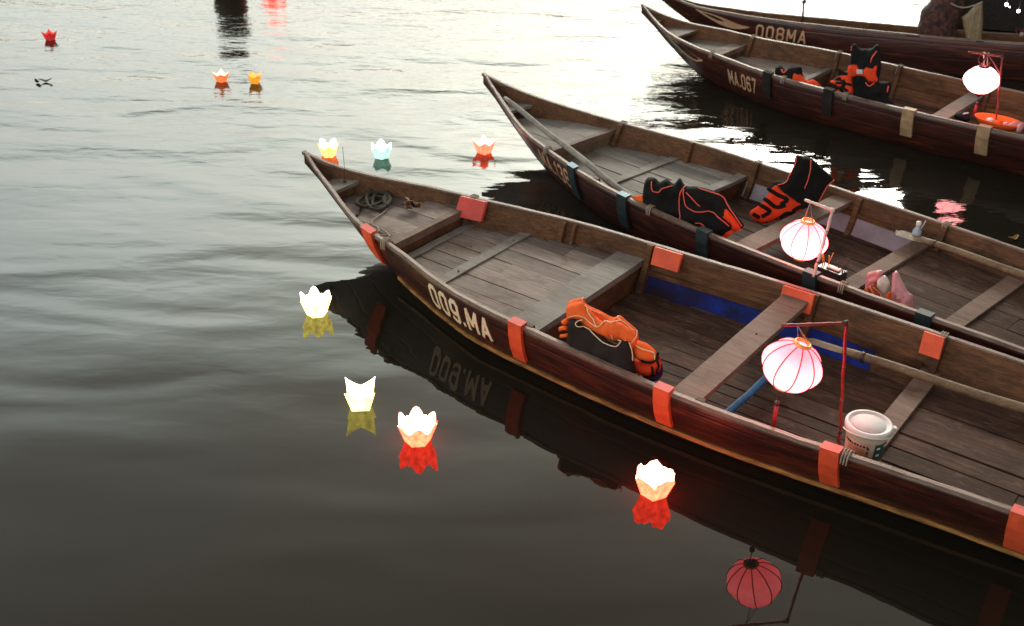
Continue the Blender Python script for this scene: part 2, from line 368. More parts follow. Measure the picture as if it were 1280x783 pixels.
# ------------------------------------------------------------------ sampans
KN = [0, .15, .35, .7, 1.1, 1.6, 2.2, 3.0, 4.0, 5.2, 6.3]
CK = [0, .2, .5, .8, 1.1, 1.5, 2.2, 3.0, 4.0, 5.4, 6.3]
CF = [.0, .30, .40, .48, .64, .78, .85, .82, .74, .66, .62]
LEN = 6.3
class Sampan:
    def __init__(s, x, y, a, w, z, label, roll=0):
        s.a = a; s.o = Vector((x, y, 0)); s.W = w[:9] + [w[8] * .86, w[8] * .6]; s.Z = z[:9] + [z[8] + .03, z[8] + .14]
        z0 = s.Z[0]
        s.CZ = [z0 - .035, z0 * .70, z0 * .38, .07, .035, .03, .03, .03, .03, .04, .2]
        s.root = empty('sampan', (x, y, 0), a, label, 'boat', 'wooden sampans moored side by side')
        if roll: s.root.rotation_euler = (roll, 0, a)
        s.roll = roll
        s.M = Matrix.Translation(s.o) @ Matrix.Rotation(a, 4, 'Z') @ Matrix.Rotation(roll, 4, 'X')
    def w(s, u): return max(.004, hint(u, KN, s.W))
    def z(s, u): return hint(u, KN, s.Z)
    def cw(s, u): return s.w(u) * hint(u, CK, CF)
    def cz(s, u): return hint(u, CK, s.CZ)
    def side(s, u, v, sd=-1, off=0):
        """outer side surface: v=0 gunwale, v=1 chine"""
        W, Zz, cw, cz = s.w(u), s.z(u), s.cw(u), s.cz(u)
        bul = .018 * math.sin(math.pi * v) * min(1, W / .3)
        return Vector((u, sd * (W + (cw - W) * v + bul + off), Zz + (cz - Zz) * v))
    def inner(s, u, zz, th=.026):
        W, Zz, cw, cz = s.w(u), s.z(u), s.cw(u), s.cz(u)
        t = max(0, min(1, (Zz - zz) / max(.01, Zz - cz)))
        return max(0, W + (cw - W) * t + .014 * math.sin(math.pi * t) * min(1, W / .3) - min(th, W * .28))
    def world(s, u, t, z=0): return s.M @ Vector((u, t, z))
    def local(s, P): return s.M.inverted() @ P
    def hull(s):
        bm = bmesh.new(); N = 110; rows = []
        for i in range(N + 1):
            u = LEN * (i / N) ** 1.35
            V = [0, .12, .3, .5, .7, .88, 1]
            out = [s.side(u, v, 1) for v in V]
            bz = min(s.cz(u) - .02, hint(u, [0, .8, 1.4, 5, 6.3], [s.Z[0] - .06, .0, -.11, -.11, .12]))
            cw = s.cw(u)
            bot = [Vector((u, cw * .7, bz)), Vector((u, 0, bz - .01))]
            th = min(.026, s.w(u) * .26)
            inn = []
            for v in V:
                p = s.side(u, v, 1); zz = max(p.z, .02 if u > .6 else p.z); inn.append(Vector((u, max(.001, p.y - th), max(zz, bz + .03))))
            fz = max(.016, s.cz(u) - .005)
            inn.append(Vector((u, max(.0005, cw * .5), fz))); inn.append(Vector((u, 0, fz)))
            half = [*reversed(inn), *out, *bot]
            left = [bm.verts.new(p) for p in half]
            right = [bm.verts.new((p.x, -p.y, p.z)) if abs(p.y) > 1e-7 else left[k] for k, p in enumerate(half)]
            rows.append((left, right))
        ni = 9
        for (A, A2), (B, B2) in zip(rows, rows[1:]):
            for k in range(len(A) - 1):
                mi = 1 if k < ni - 1 else 0
                for a, b in ((A, B), (A2, B2)):
                    vs_ = []
                    for q_ in (a[k], a[k + 1], b[k + 1], b[k]):
                        if q_ not in vs_: vs_.append(q_)
                    if len(vs_) >= 3:
                        f = bm.faces.new(vs_); f.material_index = mi; f.smooth = True
        for L_, R_ in (rows[0], rows[-1]):       # close the ends
            for k in range(len(L_) - 1):
                vs_ = []
                for q_ in (L_[k], L_[k + 1], R_[k + 1], R_[k]):
                    if q_ not in vs_: vs_.append(q_)
                if len(vs_) >= 3: bm.faces.new(vs_)
        o = link('hull', bm, [M['hull'], M['side']], s.root)
        # gunwale rails and ochre strakes follow the sides
        for sd in (1, -1):
            s.strip('gunwale_rail', M['edge'], sd, 0.0, LEN - .02, lambda u, sd=sd: (s.side(u, 0, sd), .0115 if u > .25 else .010, .010))
        return o
    def strip(s, name, mat, sd, u0, u1, fn, n=90):
        bm = bmesh.new(); prev = None
        for i in range(n + 1):
            u = u0 + (u1 - u0) * i / n; p, hw, hh = fn(u)
            c = p.y - sd * .011 if name == 'gunwale_rail' else p.y
            jy = .0025 * noise.noise(Vector((u * 7, sd * 3, 1))); jz = .003 * noise.noise(Vector((u * 9, sd * 5, 4)))
            row = [bm.verts.new((u, c + a * hw + jy, p.z + b * hh + jz)) for a, b in ((-1, -1), (1, -1), (1, 1), (-1, 1))]
            if prev:
                for k in range(4): bm.faces.new((prev[k], prev[(k + 1) % 4], row[(k + 1) % 4], row[k]))
            else: bm.faces.new(row)
            prev = row
        bm.faces.new(prev)
        return link(name, bm, mat, s.root)
    def strake(s, mat, v=.93):
        for sd in (1, -1):
            s.strip('strake', mat, sd, .95, LEN - .3, lambda u, sd=sd: (s.side(u, v, sd, .006), .009, .010))
    def planks(s, name, mat, u0, u1, z, wd=.125, gap=.005, th=.022, jogs=True, seed=1, zf=None):
        """one deck of lengthwise boards, trimmed to the hull"""
        rnd = random.Random(seed); bm = bmesh.new()
        wm = max(s.inner(u0 + (u1 - u0) * i / 10, z) for i in range(11)) + .01
        t = -wm - rnd.random() * .03
        while t < wm:
            ww = wd * rnd.uniform(.8, 1.2); a, b = t, t + ww - gap * rnd.uniform(.4, 1.7)
            cuts = [u0, u1]
            if jogs and rnd.random() < .55: cuts = [u0, u0 + (u1 - u0) * rnd.uniform(.25, .75), u1]
            for c0, c1 in zip(cuts, cuts[1:]):
                dz = rnd.uniform(-.0025, .0025); n = 8; rows = []; tl = rnd.uniform(-.002, .002)
                for i in range(n + 1):
                    u = c0 + .0015 + (c1 - c0 - .003) * i / n; wi = s.inner(u, z) - .003
                    lo, hi = max(a, -wi), min(b, wi)
                    if hi - lo < .008: continue
                    zz = (zf(u) if zf else z) + dz + .001 * noise.noise(Vector((u * 5, t * 9, 0)))
                    rows.append([bm.verts.new(p) for p in ((u, lo, zz - th), (u, hi, zz - th), (u, hi, zz + tl), (u, lo, zz - tl))])
                if len(rows) < 2: continue
                for A, B in zip(rows, rows[1:]):
                    for k in range(4): bm.faces.new((A[k], A[(k + 1) % 4], B[(k + 1) % 4], B[k]))
                bm.faces.new(rows[0]); bm.faces.new(rows[-1])
            t += ww
        bmesh.ops.bevel(bm, geom=[e for e in bm.edges if e.calc_face_angle(0) > 1], offset=.002, segments=1, affect='EDGES')
        return link(name, bm, mat, s.root)
    def cross(s, name, mat, u0, u1, z0, z1, skew=0, extra=0, parent=None):
        """a board across the boat between the sides"""
        bm = bmesh.new(); n = 6; rows = []
        for i in range(n + 1):
            f = i / n * 2 - 1; r = []
            for uu, zz in ((u0, z0), (u1, z0), (u1, z1), (u0, z1)):
                u_ = uu + skew * f; wi = s.inner(u_, zz) - .002 + extra
                r.append(bm.verts.new((u_, f * wi, zz + .0015 * math.sin(i * 2.1 + u0 * 7))))
            rows.append(r)
        for A, B in zip(rows, rows[1:]):
            for k in range(4): bm.faces.new((A[k], A[(k + 1) % 4], B[(k + 1) % 4], B[k]))
        bm.faces.new(rows[0]); bm.faces.new(rows[-1])
        bmesh.ops.bevel(bm, geom=[e for e in bm.edges if e.calc_face_angle(0) > 1], offset=.003, segments=2, affect='EDGES')
        return link(name, bm, mat, s.root)
    def rib(s, u, sides=(1, -1), zlow=.05, proud=.0, hw=.018, lash=False):
        for sd in sides:
            bm = bmesh.new(); rows = []
            zt = s.z(u) + proud
            for i in range(7):
                zz = zlow + (zt - zlow) * i / 6; wi = s.inner(u, zz)
                th = .03 if i < 6 else .022
                rows.append([bm.verts.new(p) for p in ((u - hw, sd * (wi + .004), zz), (u + hw, sd * (wi + .004), zz), (u + hw * .8, sd * (wi - th), zz), (u - hw * .8, sd * (wi - th), zz))])
            for A, B in zip(rows, rows[1:]):
                for k in range(4): bm.faces.new((A[k], A[(k + 1) % 4], B[(k + 1) % 4], B[k]))
            bm.faces.new(rows[0]); bm.faces.new(rows[-1])
            ro = link('rib', bm, M['side'], s.root)
            if lash:
                bm = bmesh.new(); p = s.side(u, 0, sd); y = p.y
                for k in range(3):
                    x = u - .016 + k * .012
                    pts = [(x, y + sd * .010, p.z - .035), (x + .002, y + sd * .010, p.z + .014), (x, y - sd * .035, p.z + .015), (x - .002, y - sd * .055, p.z - .05)]
                    tube(bm, smoothline(pts, 4), .0035, 6)
                link('rope_lashing', bm, M['cord'], ro)
    def stringer(s, u0, u1, z, mat, sides=(1, -1)):
        for sd in sides:
            bm = bmesh.new(); prev = None
            for i in range(25):
                u = u0 + (u1 - u0) * i / 24; y = s.inner(u, z)
                r = [bm.verts.new((u, sd * (y + a), z + b)) for a, b in ((.004, -.014), (-.018, -.014), (-.018, .014), (.004, .014))]
                if prev:
                    for k in range(4): bm.faces.new((prev[k], prev[(k + 1) % 4], r[(k + 1) % 4], r[k]))
                else: bm.faces.new(r)
                prev = r
            bm.faces.new(prev); link('stringer', bm, mat, s.root)
    def lining(s, u0, u1, z0, z1, mat, sides=(1, -1)):
        for sd in sides:
            bm = bmesh.new(); prev = None
            for i in range(17):
                u = u0 + (u1 - u0) * i / 16; row = []
                for k in range(4):
                    z = z0 + (z1 - z0) * k / 3; row.append((u, s.inner(u, z), z))
                r = [bm.verts.new((x, sd * (y - .004), z)) for x, y, z in row] + [bm.verts.new((x, sd * (y - .0005), z)) for x, y, z in reversed(row)]
                if prev:
                    for k in range(8): bm.faces.new((prev[k], prev[(k + 1) % 8], r[(k + 1) % 8], r[k]))
                else: bm.faces.new(r)
                prev = r
            bm.faces.new(prev); link('painted_lining', bm, mat, s.root)
    def outer_pad(s, u, hw, v1, mat, top=None, sd=-1, skew=0, label=None, v0=0):
        bm = bmesh.new(); pts = []
        prof = []
        g = s.side(u, 0, sd)
        def P(u_, kind, v=0, off=0):
            if kind == 'top': return Vector((u_, s.side(u_, 0, sd).y - sd * .032 , s.z(u_) + .022))
            if kind == 'edge': return Vector((u_, s.side(u_, 0, sd).y + sd * .022, s.z(u_) + .020))
            q_ = s.side(u_, v, sd, off); return q_
        rows = []
        for k in range(5):
            uu = u - hw + 2 * hw * k / 4
            chain = [P(uu, 'top'), P(uu, 'edge')] + [P(uu + skew * v, 'o', v, .024) for v in (.25, .5, .75, v1)] + [P(uu + skew * v, 'o', v, .004) for v in (v1, .5, .12)]
            chain.append(Vector((uu, s.side(uu, 0, sd).y - sd * .032, s.z(uu) + .0125)))
            rows.append([bm.verts.new(p) for p in chain])
        nn = len(rows[0])
        for A, B in zip(rows, rows[1:]):
            for k in range(nn):
                f = bm.faces.new((A[k], A[(k + 1) % nn], B[(k + 1) % nn], B[k])); f.material_index = 1 if (k == 0 and top) else 0
        bm.faces.new(rows[0]); bm.faces.new(rows[-1])
        bmesh.ops.bevel(bm, geom=[e for e in bm.edges if e.calc_face_angle(0) > .6], offset=.003, segments=2, affect='EDGES')
        o = link('fender_pad', bm, [mat, top] if top else mat, s.root)
        if label: o['label'] = label
        return o
    def inner_pad(s, u0, u1, z0d, z1d, mat, sd=1, tilt=0):
        """flat board fixed to the inside of the far gunwale; z0d, z1d are depths below the rail"""
        bm = bmesh.new(); rows = []
        for k in range(5):
            u = u0 + (u1 - u0) * k / 4; r = []
            zt = s.z(u) - z1d; zb = s.z(u) - z0d
            it, ib = s.inner(u, zt), s.inner(u + tilt, zb)
            for (uu, y, z) in ((u, it - .010, zt), (u + tilt, ib - .05, zb), (u + tilt, ib - .07, zb + .004), (u, it - .034, zt + .006)):
                r.append(bm.verts.new((uu, sd * y, z)))
            rows.append(r)
        for A, B in zip(rows, rows[1:]):
            for k in range(4): bm.faces.new((A[k], A[(k + 1) % 4], B[(k + 1) % 4], B[k]))
        bm.faces.new(rows[0]); bm.faces.new(rows[-1])
        bmesh.ops.bevel(bm, geom=[e for e in bm.edges if e.calc_face_angle(0) > .6], offset=.003, segments=2, affect='EDGES')
        return link('marker_board', bm, mat, s.root)
    def lettering(s, text, u0, u1, v0, v1, mat, wt=.15, gap=.17):
        """painted characters built from strokes and laid on the curved side of the hull"""
        o_ = [(.25 + .25 * math.cos(t) * (1 if abs(math.cos(t)) > .3 else 1.1), .5 + .5 * math.sin(t)) for t in [R(90 + 30 * k) for k in range(13)]]
        O = [(.12, 1), (0, .86), (0, .14), (.12, 0), (.38, 0), (.5, .14), (.5, .86), (.38, 1), (.12, 1)]
        G = {'0': [O], 'M': [[(0, 0), (0, 1)], [(0, 1), (.30, .30)], [(.30, .30), (.60, 1)], [(.60, 1), (.60, 0)]], 'A': [[(0, 0), (.26, 1)], [(.26, 1), (.52, 0)], [(.10, .30), (.42, .30)]],
             '9': [[(.5, .55), (.38, .42), (.12, .42), (0, .56), (0, .86), (.12, 1), (.38, 1), (.5, .86), (.5, .14), (.38, 0), (.12, 0), (.0, .12)]],
             '6': [[(0, .45), (.12, .58), (.38, .58), (.5, .44), (.5, .14), (.38, 0), (.12, 0), (0, .14), (0, .86), (.12, 1), (.38, 1), (.5, .88)]],
             '8': [[(.12, .53), (0, .66), (0, .88), (.12, 1), (.38, 1), (.5, .88), (.5, .66), (.38, .53), (.12, .53)], [(.12, .53), (0, .40), (0, .12), (.12, 0), (.38, 0), (.5, .12), (.5, .40), (.38, .53)]],
             '7': [[(0, 1), (.5, 1)], [(.5, 1), (.18, 0)]], '1': [[(.05, .82), (.22, 1), (.22, 0)]],
             '3': [[(0, .88), (.12, 1), (.38, 1), (.5, .88), (.5, .64), (.38, .53), (.18, .53)], [(.38, .53), (.5, .42), (.5, .12), (.38, 0), (.12, 0), (0, .12)]],
             '.': [[(.0, .02), (.0, .14)]]}
        wid = {'M': .60, 'A': .52, '.': .02, '1': .26}
        tot = sum(wid.get(c, .5) for c in text) + (wt + gap) * (len(text) - 1) + wt
        bm = bmesh.new(); x = wt / 2; lift = 0
        for c in text:
            for st in G[c]:
                for (ax, ay), (bx, by) in zip(st, st[1:]):
                    ax_, bx_ = ax + x, bx + x; ay_, by_ = wt / 2 * 1.0 + ay * (1 - wt), wt / 2 + by * (1 - wt)
                    dx, dy = bx_ - ax_, by_ - ay_; L_ = math.hypot(dx, dy); dx /= L_; dy /= L_; nx, ny = -dy * wt / 2, dx * wt / 2; ex = wt * .20
                    n = 4; prev = None; lift = (lift + 1) % 5
                    for k in range(n + 1):
                        t = -ex + (L_ + 2 * ex) * k / n; row = []
                        for sg in (1, -1):
                            px = ax_ + dx * t + nx * sg; py = ay_ + dy * t + ny * sg
                            for of in (.0035 + lift * .0004, .001):
                                row.append(bm.verts.new(s.side(u0 + (u1 - u0) * px / tot, v1 + (v0 - v1) * py, -1, of)))
                        if prev:
                            for a, b in ((0, 2), (2, 3), (3, 1), (1, 0)): bm.faces.new((prev[a], prev[b], row[b], row[a]))
                        else: bm.faces.new((row[0], row[2], row[3], row[1]))
                        prev = row
                    bm.faces.new((prev[0], prev[2], prev[3], prev[1]))
            x += wid.get(c, .5) + wt + gap
        return link('lettering', bm, mat, s.root)
    def eye(s, u0, u1, v0, v1, mat, dark, flip=False):
        outer = [(0, .0), (.25, .02), (.55, .22), (.8, .42), (1, .50), (.8, .86), (.6, 1.0), (.42, .95), (.22, .68), (.08, .33)]
        inn = [(.3 + (a - .3) * .85, .36 + (b - .36) * .8) for a, b in ((.10, .13), (.30, .17), (.50, .38), (.56, .55), (.48, .66), (.36, .60), (.2, .38))]
        bm = bmesh.new()
        for poly, off, mi in ((outer, .004, 0), (inn, .0075, 1)):
            P = smoothline([(a, b, 0) for a, b in poly], 4, True)
            top = [bm.verts.new(s.side(u0 + (u1 - u0) * p.x, v0 + (v1 - v0) * p.y, -1, off)) for p in P]
            lo = [bm.verts.new(s.side(u0 + (u1 - u0) * p.x, v0 + (v1 - v0) * p.y, -1, off - .003)) for p in P]
            f = bm.faces.new(top); f.material_index = mi; n = len(P)
            for k in range(n): bm.faces.new((top[k], top[(k + 1) % n], lo[(k + 1) % n], lo[k])).material_index = mi
        return link('eye_emblem', bm, [mat, dark], s.root)

W1 = ([.004, .065, .149, .316, .422, .557, .613, .652, .60, .5], [.498, .444, .405, .365, .345, .318, .306, .300, .318, .34])
W2 = ([.004, .063, .146, .300, .415, .530, .576, .591, .56, .5], [.496, .448, .396, .335, .305, .288, .276, .280, .295, .32])
W3 = ([.004, .075, .176, .315, .384, .494, .520, .532, .530, .5], [.488, .427, .370, .335, .313, .304, .297, .300, .33, .34])
W4 = ([.004, .050, .110, .180, .230, .280, .300, .310, .310, .3], [.488, .427, .370, .335, .313, .304, .297, .300, .33, .34])

def nails(b, pts, mat='ink'):
    for u, t, z in pts:
        bm = bmesh.new(); bmesh.ops.create_icosphere(bm, subdivisions=1, radius=.006, matrix=Matrix.Translation((u, t, z)))
        link('nail_head', bm, M[mat], b.root)

# --- the nearest sampan
b1 = Sampan(-1.278, 6.364, -.62, *W1, 'dark red wooden sampan lettered 009.MA with red pads, nearest to the camera')
b1.hull(); b1.strake(M['trim'], .93)
b1.planks('bow_plate', M['side'], .02, .215, .40, .5, jogs=False, seed=2, zf=lambda u: .452 - .40 * u)
b1.planks('bow_seat', M['deck2'], .215, .35, .375, .5, jogs=False, seed=3)
b1.cross('seat_riser', M['side'], .325, .345, .31, .352)
b1.planks('foredeck', M['deck'], .30, .955, .300, .17, seed=5)
b1.cross('foredeck_edge', M['beam'], .94, .985, .258, .303)
b1.cross('bulkhead', M['side'], .955, .975, .06, .258)
b1.rib(1.0, zlow=.15, lash=True)
b1.planks('deck', M['deck'], .98, 1.90, .205, .12, seed=11)
b1.cross('tie_board', M['deck2'], 1.00, 1.05, .206, .216)
b1.cross('batten', M['deck2'], 1.31, 1.375, .206, .216)
b1.cross('thwart', M['deck2'], 1.89, 2.06, .190, .226)
b1.cross('bulkhead', M['side'], 2.03, 2.05, .03, .19)
b1.rib(1.55, (1,), zlow=.21)
b1.rib(1.62, (1,), zlow=.21, hw=.01)
b1.rib(2.085, zlow=.06, proud=.012, hw=.022)
b1.planks('floor_boards', M['floor'], 2.06, 3.64, .062, .11, gap=.009, seed=21)
b1.stringer(2.06, 3.64, .165, M['side'])
b1.lining(2.07, 3.40, .055, .148, M['bluepaint'])
b1.cross('thwart', M['beam'], 2.875, 3.015, .255, .283)
b1.rib(3.03, zlow=.06, proud=.012, hw=.022)
b1.cross('beam', M['beam'], 3.64, 3.735, .10, .160)
b1.rib(3.69, zlow=.16, proud=.01, hw=.022, lash=True)
b1.planks('aft_deck', M['floor'], 3.72, 5.9, .142, .13, gap=.008, seed=31)
for u in (2.03, 2.86): b1.outer_pad(u, .040, .76, M['red'], M['redpink'], label='orange red pad hung over the near rail')
b1.outer_pad(.845, .05, .62, M['red'], M['redpink']); b1.outer_pad(3.625, .040, .76, M['red'], M['redpink']); b1.outer_pad(4.36, .040, .76, M['red'], M['redpink'])
for a, c in ((.94, 1.10), (2.12, 2.28), (2.86, 3.03), (3.60, 3.70)): b1.inner_pad(a, c, .070 if a > 1 else .085, -.012, M['redpink' if a < 2 else 'red'], tilt=.012)
b1.lettering('009.MA', 1.38, 1.85, .15, .70, M['letter'], wt=.17)
nails(b1, [(1.35, .3, .219), (1.35, -.2, .219), (1.35, .46, .219), (3.69, .5, .161), (3.70, .46, .161), (2.95, .1, .284), (1.7, .05, .206), (1.2, .1, .206)])

# --- the second sampan
b2 = Sampan(-.266, 8.025, -.776, *W2, 'wooden sampan with blue topped pads and an oar laid along it, second from the camera')
b2.hull()
b2.planks('bow_plate', M['side'], .03, .22, .425, .5, jogs=False, seed=2, zf=lambda u: .46 - .30 * u)
b2.planks('bow_seat', M['deck2'], .26, .40, .345, .5, jogs=False, seed=4)
b2.planks('foredeck', M['deck2'], .40, .99, .265, .2, seed=6)
b2.cross('foredeck_edge', M['beam'], .965, 1.0, .235, .272)
b2.cross('bulkhead', M['oar'], .975, .99, .16, .235)
b2.rib(1.03, zlow=.16, lash=True)
b2.planks('deck', M['deck2'], .99, 1.98, .165, .16, seed=12)
b2.cross('batten', M['deck2'], 1.43, 1.49, .166, .176)
b2.cross('thwart', M['deck2'], 1.93, 2.0, .160, .185)
b2.cross('bulkhead', M['side'], 1.975, 1.99, .03, .16)
b2.rib(1.55, zlow=.16, hw=.02, proud=.012); b2.rib(2.05, zlow=.05, hw=.022, proud=.012, lash=True)
b2.planks('floor_boards', M['floor'], 2.0, 3.22, .06, .12, gap=.009, seed=22)
b2.stringer(2.0, 3.22, .175, M['side']); b2.lining(2.01, 3.2, .055, .158, M['lilac'])
b2.cross('thwart', M['beam'], 2.62, 2.75, .215, .245)
b2.cross('beam', M['beam'], 3.21, 3.31, .10, .158)
b2.rib(3.36, zlow=.15, hw=.022, lash=True); b2.rib(2.8, zlow=.06, hw=.02)
b2.planks('aft_deck', M['floor'], 3.30, 5.9, .14, .15, gap=.006, seed=32)
b2.cross('batten', M['beam'], 3.80, 3.90, .142, .155)
for u in (1.33, 1.83): b2.outer_pad(u, .038, .85, M['bluedark'], M['blue'])
for u in (2.46, 3.17, 3.81): b2.outer_pad(u, .040, .55, M['bluedark'], M['bluedark'])
b2.lettering('MA.138', .90, 1.27, .16, .72, M['letter2'])

# --- the third sampan
b3 = Sampan(1.075, 10.246, -.682, *W3, 'wooden sampan lettered MA.067 with a white eye on its bow, third from the camera')
b3.hull()
b3.planks('bow_plate', M['side'], .03, .22, .42, .5, jogs=False, seed=2, zf=lambda u: .45 - .30 * u)
b3.planks('bow_seat', M['deck'], .24, .50, .33, .5, jogs=False, seed=4)
b3.planks('foredeck', M['deck'], .45, .92, .25, .2, seed=7)
b3.cross('foredeck_edge', M['beam'], .90, .935, .215, .258)
b3.cross('bulkhead', M['side'], .91, .925, .15, .215)
b3.rib(.97, zlow=.15, lash=True)
b3.planks('deck', M['deck'], .92, 1.68, .165, .14, seed=13)
b3.cross('thwart', M['deck'], 1.65, 1.70, .15, .182)
b3.cross('bulkhead', M['side'], 1.675, 1.69, .03, .15)
b3.rib(1.72, zlow=.05, proud=.012, lash=True); b3.rib(2.26, zlow=.05, proud=.02, lash=True); b3.rib(3.0, zlow=.05)
b3.planks('floor_boards', M['floor'], 1.69, 3.6, .06, .13, gap=.008, seed=23)
b3.stringer(1.7, 3.6, .175, M['side']); b3.lining(1.72, 3.55, .055, .158, M['side'])
b3.cross('thwart', M['deck'], 2.86, 2.98, .205, .235)
b3.planks('aft_deck', M['floor'], 3.6, 5.9, .14, .15, seed=33)
for u in (2.77, 3.33): b3.outer_pad(u, .045, .72, M['wood_pad'], M['wood_pad'])
b3.outer_pad(1.57, .04, .6, M['charcoal']); b3.outer_pad(2.12, .04, .6, M['charcoal'])
b3.lettering('MA.067', 1.14, 1.45, .28, .80, M['letter2'])
b3.eye(.40, .86, .12, .62, M['letter2'], M['letter_dark'])

# --- the farthest sampan
b4 = Sampan(1.258, 10.871, -.215, *W4, 'narrow dark sampan lettered 008MA with an eye on its bow, farthest of the moored row', roll=R(-7))
b4.hull()
b4.planks('foredeck', M['floor'], .25, .95, .25, .2, seed=8)
b4.planks('floor_boards', M['floor'], .95, 5.9, .10, .12, seed=24)
b4.cross('thwart', M['side'], 1.9, 2.0, .2, .23); b4.rib(1.0, zlow=.1); b4.rib(2.0, zlow=.1); b4.rib(3.0, zlow=.1)
b4.lettering('008MA', .98, 1.44, .20, .66, M['letter2'], gap=.22)
b4.eye(.40, .92, .16, .55, M['letter2'], M['letter_dark'])

# ------------------------------------------------------------------ soft things: padded panels cut to an outline at their real place
class Panel:
    """upright plane through two floor points of a boat; outlines are given as the photo shows them and measured on it"""
    def __init__(s, boat, a, c, z0, lean=0):
        s.b = boat
        A = boat.world(a[0], a[1], z0); B = boat.world(c[0], c[1], z0)
        s.o = A; s.ex = (B - A).normalized(); up = Vector((0, 0, 1))
        n = s.ex.cross(up).normalized()
        if n.dot(CAM - A) < 0: n = -n
        s.ey = (up * math.cos(lean) - n * math.sin(lean)).normalized(); s.n = s.ex.cross(s.ey).normalized()
        if s.n.dot(CAM - A) < 0: s.n = -s.n
    def uv(s, px, py):
        d = ray(px, py); t = (s.o - CAM).dot(s.n) / d.dot(s.n); P = CAM + d * t - s.o
        return P.dot(s.ex), P.dot(s.ey)
    def outline(s, pts): return [s.uv(*p) for p in pts]
def inside(p, poly):
    r = False; n = len(poly)
    for i in range(n):
        (x0, y0), (x1, y1) = poly[i], poly[(i + 1) % n]
        if (y0 > p[1]) != (y1 > p[1]) and p[0] < (x1 - x0) * (p[1] - y0) / (y1 - y0) + x0: r = not r
    return r
def edge_dist(p, poly):
    m = 9; n = len(poly)
    for i in range(n):
        ax, ay = poly[i]; bx, by = poly[(i + 1) % n]; dx, dy = bx - ax, by - ay
        t = max(0, min(1, ((p[0] - ax) * dx + (p[1] - ay) * dy) / max(1e-12, dx * dx + dy * dy)))
        m = min(m, math.hypot(p[0] - ax - t * dx, p[1] - ay - t * dy))
    return m
def dense(poly, step):
    out = []
    for i in range(len(poly)):
        a, b = poly[i], poly[(i + 1) % len(poly)]; k = max(1, int(math.dist(a, b) / step))
        out += [(a[0] + (b[0] - a[0]) * j / k, a[1] + (b[1] - a[1]) * j / k) for j in range(k)]
    return out
def puff(panel, name, poly_px, mat, thick, parent, wrinkle=.01, freq=12, step=.02, seed=0, off=0, shape=None, rounded=True):
    poly = panel.outline(poly_px)
    if rounded: poly = [(p.x, p.y) for p in smoothline([(a, b, 0) for a, b in poly], 3, True)]
    poly = dense(poly, step)
    xs = [p[0] for p in poly]; ys = [p[1] for p in poly]; pts = [Vector(p) for p in poly]; nb = len(pts)
    rnd = random.Random(seed); x = min(xs)
    while x < max(xs):
        y = min(ys)
        while y < max(ys):
            p = (x + rnd.uniform(-.2, .2) * step, y + rnd.uniform(-.2, .2) * step)
            if inside(p, poly) and edge_dist(p, poly) > step * .5: pts.append(Vector(p))
            y += step
        x += step
    V, _, F, *_r = delaunay_2d_cdt(pts, [(i, (i + 1) % nb) for i in range(nb)], [], 0, 1e-6)
    F = [f for f in F if inside((sum(V[i][0] for i in f) / 3, sum(V[i][1] for i in f) / 3), poly)]
    def height(p):
        d = min(1, edge_dist(p, poly) / max(.02, thick * 1.1)) if inside(p, poly) else 0
        wv = noise.noise(Vector((p[0] * freq, p[1] * freq * .6, seed * 3.3))) + .5 * noise.noise(Vector((p[0] * freq * 2.3, p[1] * freq * 2, seed)))
        return thick * math.sqrt(max(0, 1 - (1 - d) ** 2)) + wrinkle * wv * d
    root_inv = Matrix.Translation(-parent.location)
    def to_local(P):
        return root_inv @ P
    bm = bmesh.new(); fr = []; bk = []
    for v in V:
        p = (v[0], v[1]); h = height(p); base = panel.o + panel.ex * p[0] + panel.ey * p[1] + panel.n * off
        if shape: base = base + panel.n * shape(p)
        fr.append(bm.verts.new(to_local(base + panel.n * h)))
        bk.append(fr[-1] if edge_dist(p, poly) < 1e-5 and h < .001 + wrinkle else bm.verts.new(to_local(base - panel.n * max(.004, h * .6))))
    for f in F:
        try:
            bm.faces.new([fr[i] for i in f])
            q_ = []
            for i in reversed(f):
                if bk[i] not in q_: q_.append(bk[i])
            if len(q_) == 3 and set(q_) != set(fr[i] for i in f): bm.faces.new(q_)
        except ValueError: pass
    o = link(name, bm, mat, parent, smooth=True)
    def surf(px, py, lift=.003):
        p = panel.uv(px, py); base = panel.o + panel.ex * p[0] + panel.ey * p[1] + panel.n * (off + height(p) + lift)
        if shape: base = base + panel.n * shape(p)
        return to_local(base)
    return o, surf
def piping(name, curves, surf, r, mat, parent, lift=.002):
    for c_ in curves:
        bm = bmesh.new(); P = smoothline([(a, b, 0) for a, b in c_], 5)
        tube(bm, [surf(p.x, p.y, lift) for p in P], r, 6)
        link(name, bm, mat, parent, smooth=True)
def cr(ox, oy, sc, pts): return [(ox + x / sc, oy + y / sc) for x, y in pts]
VG = 'life jackets left in the boats'
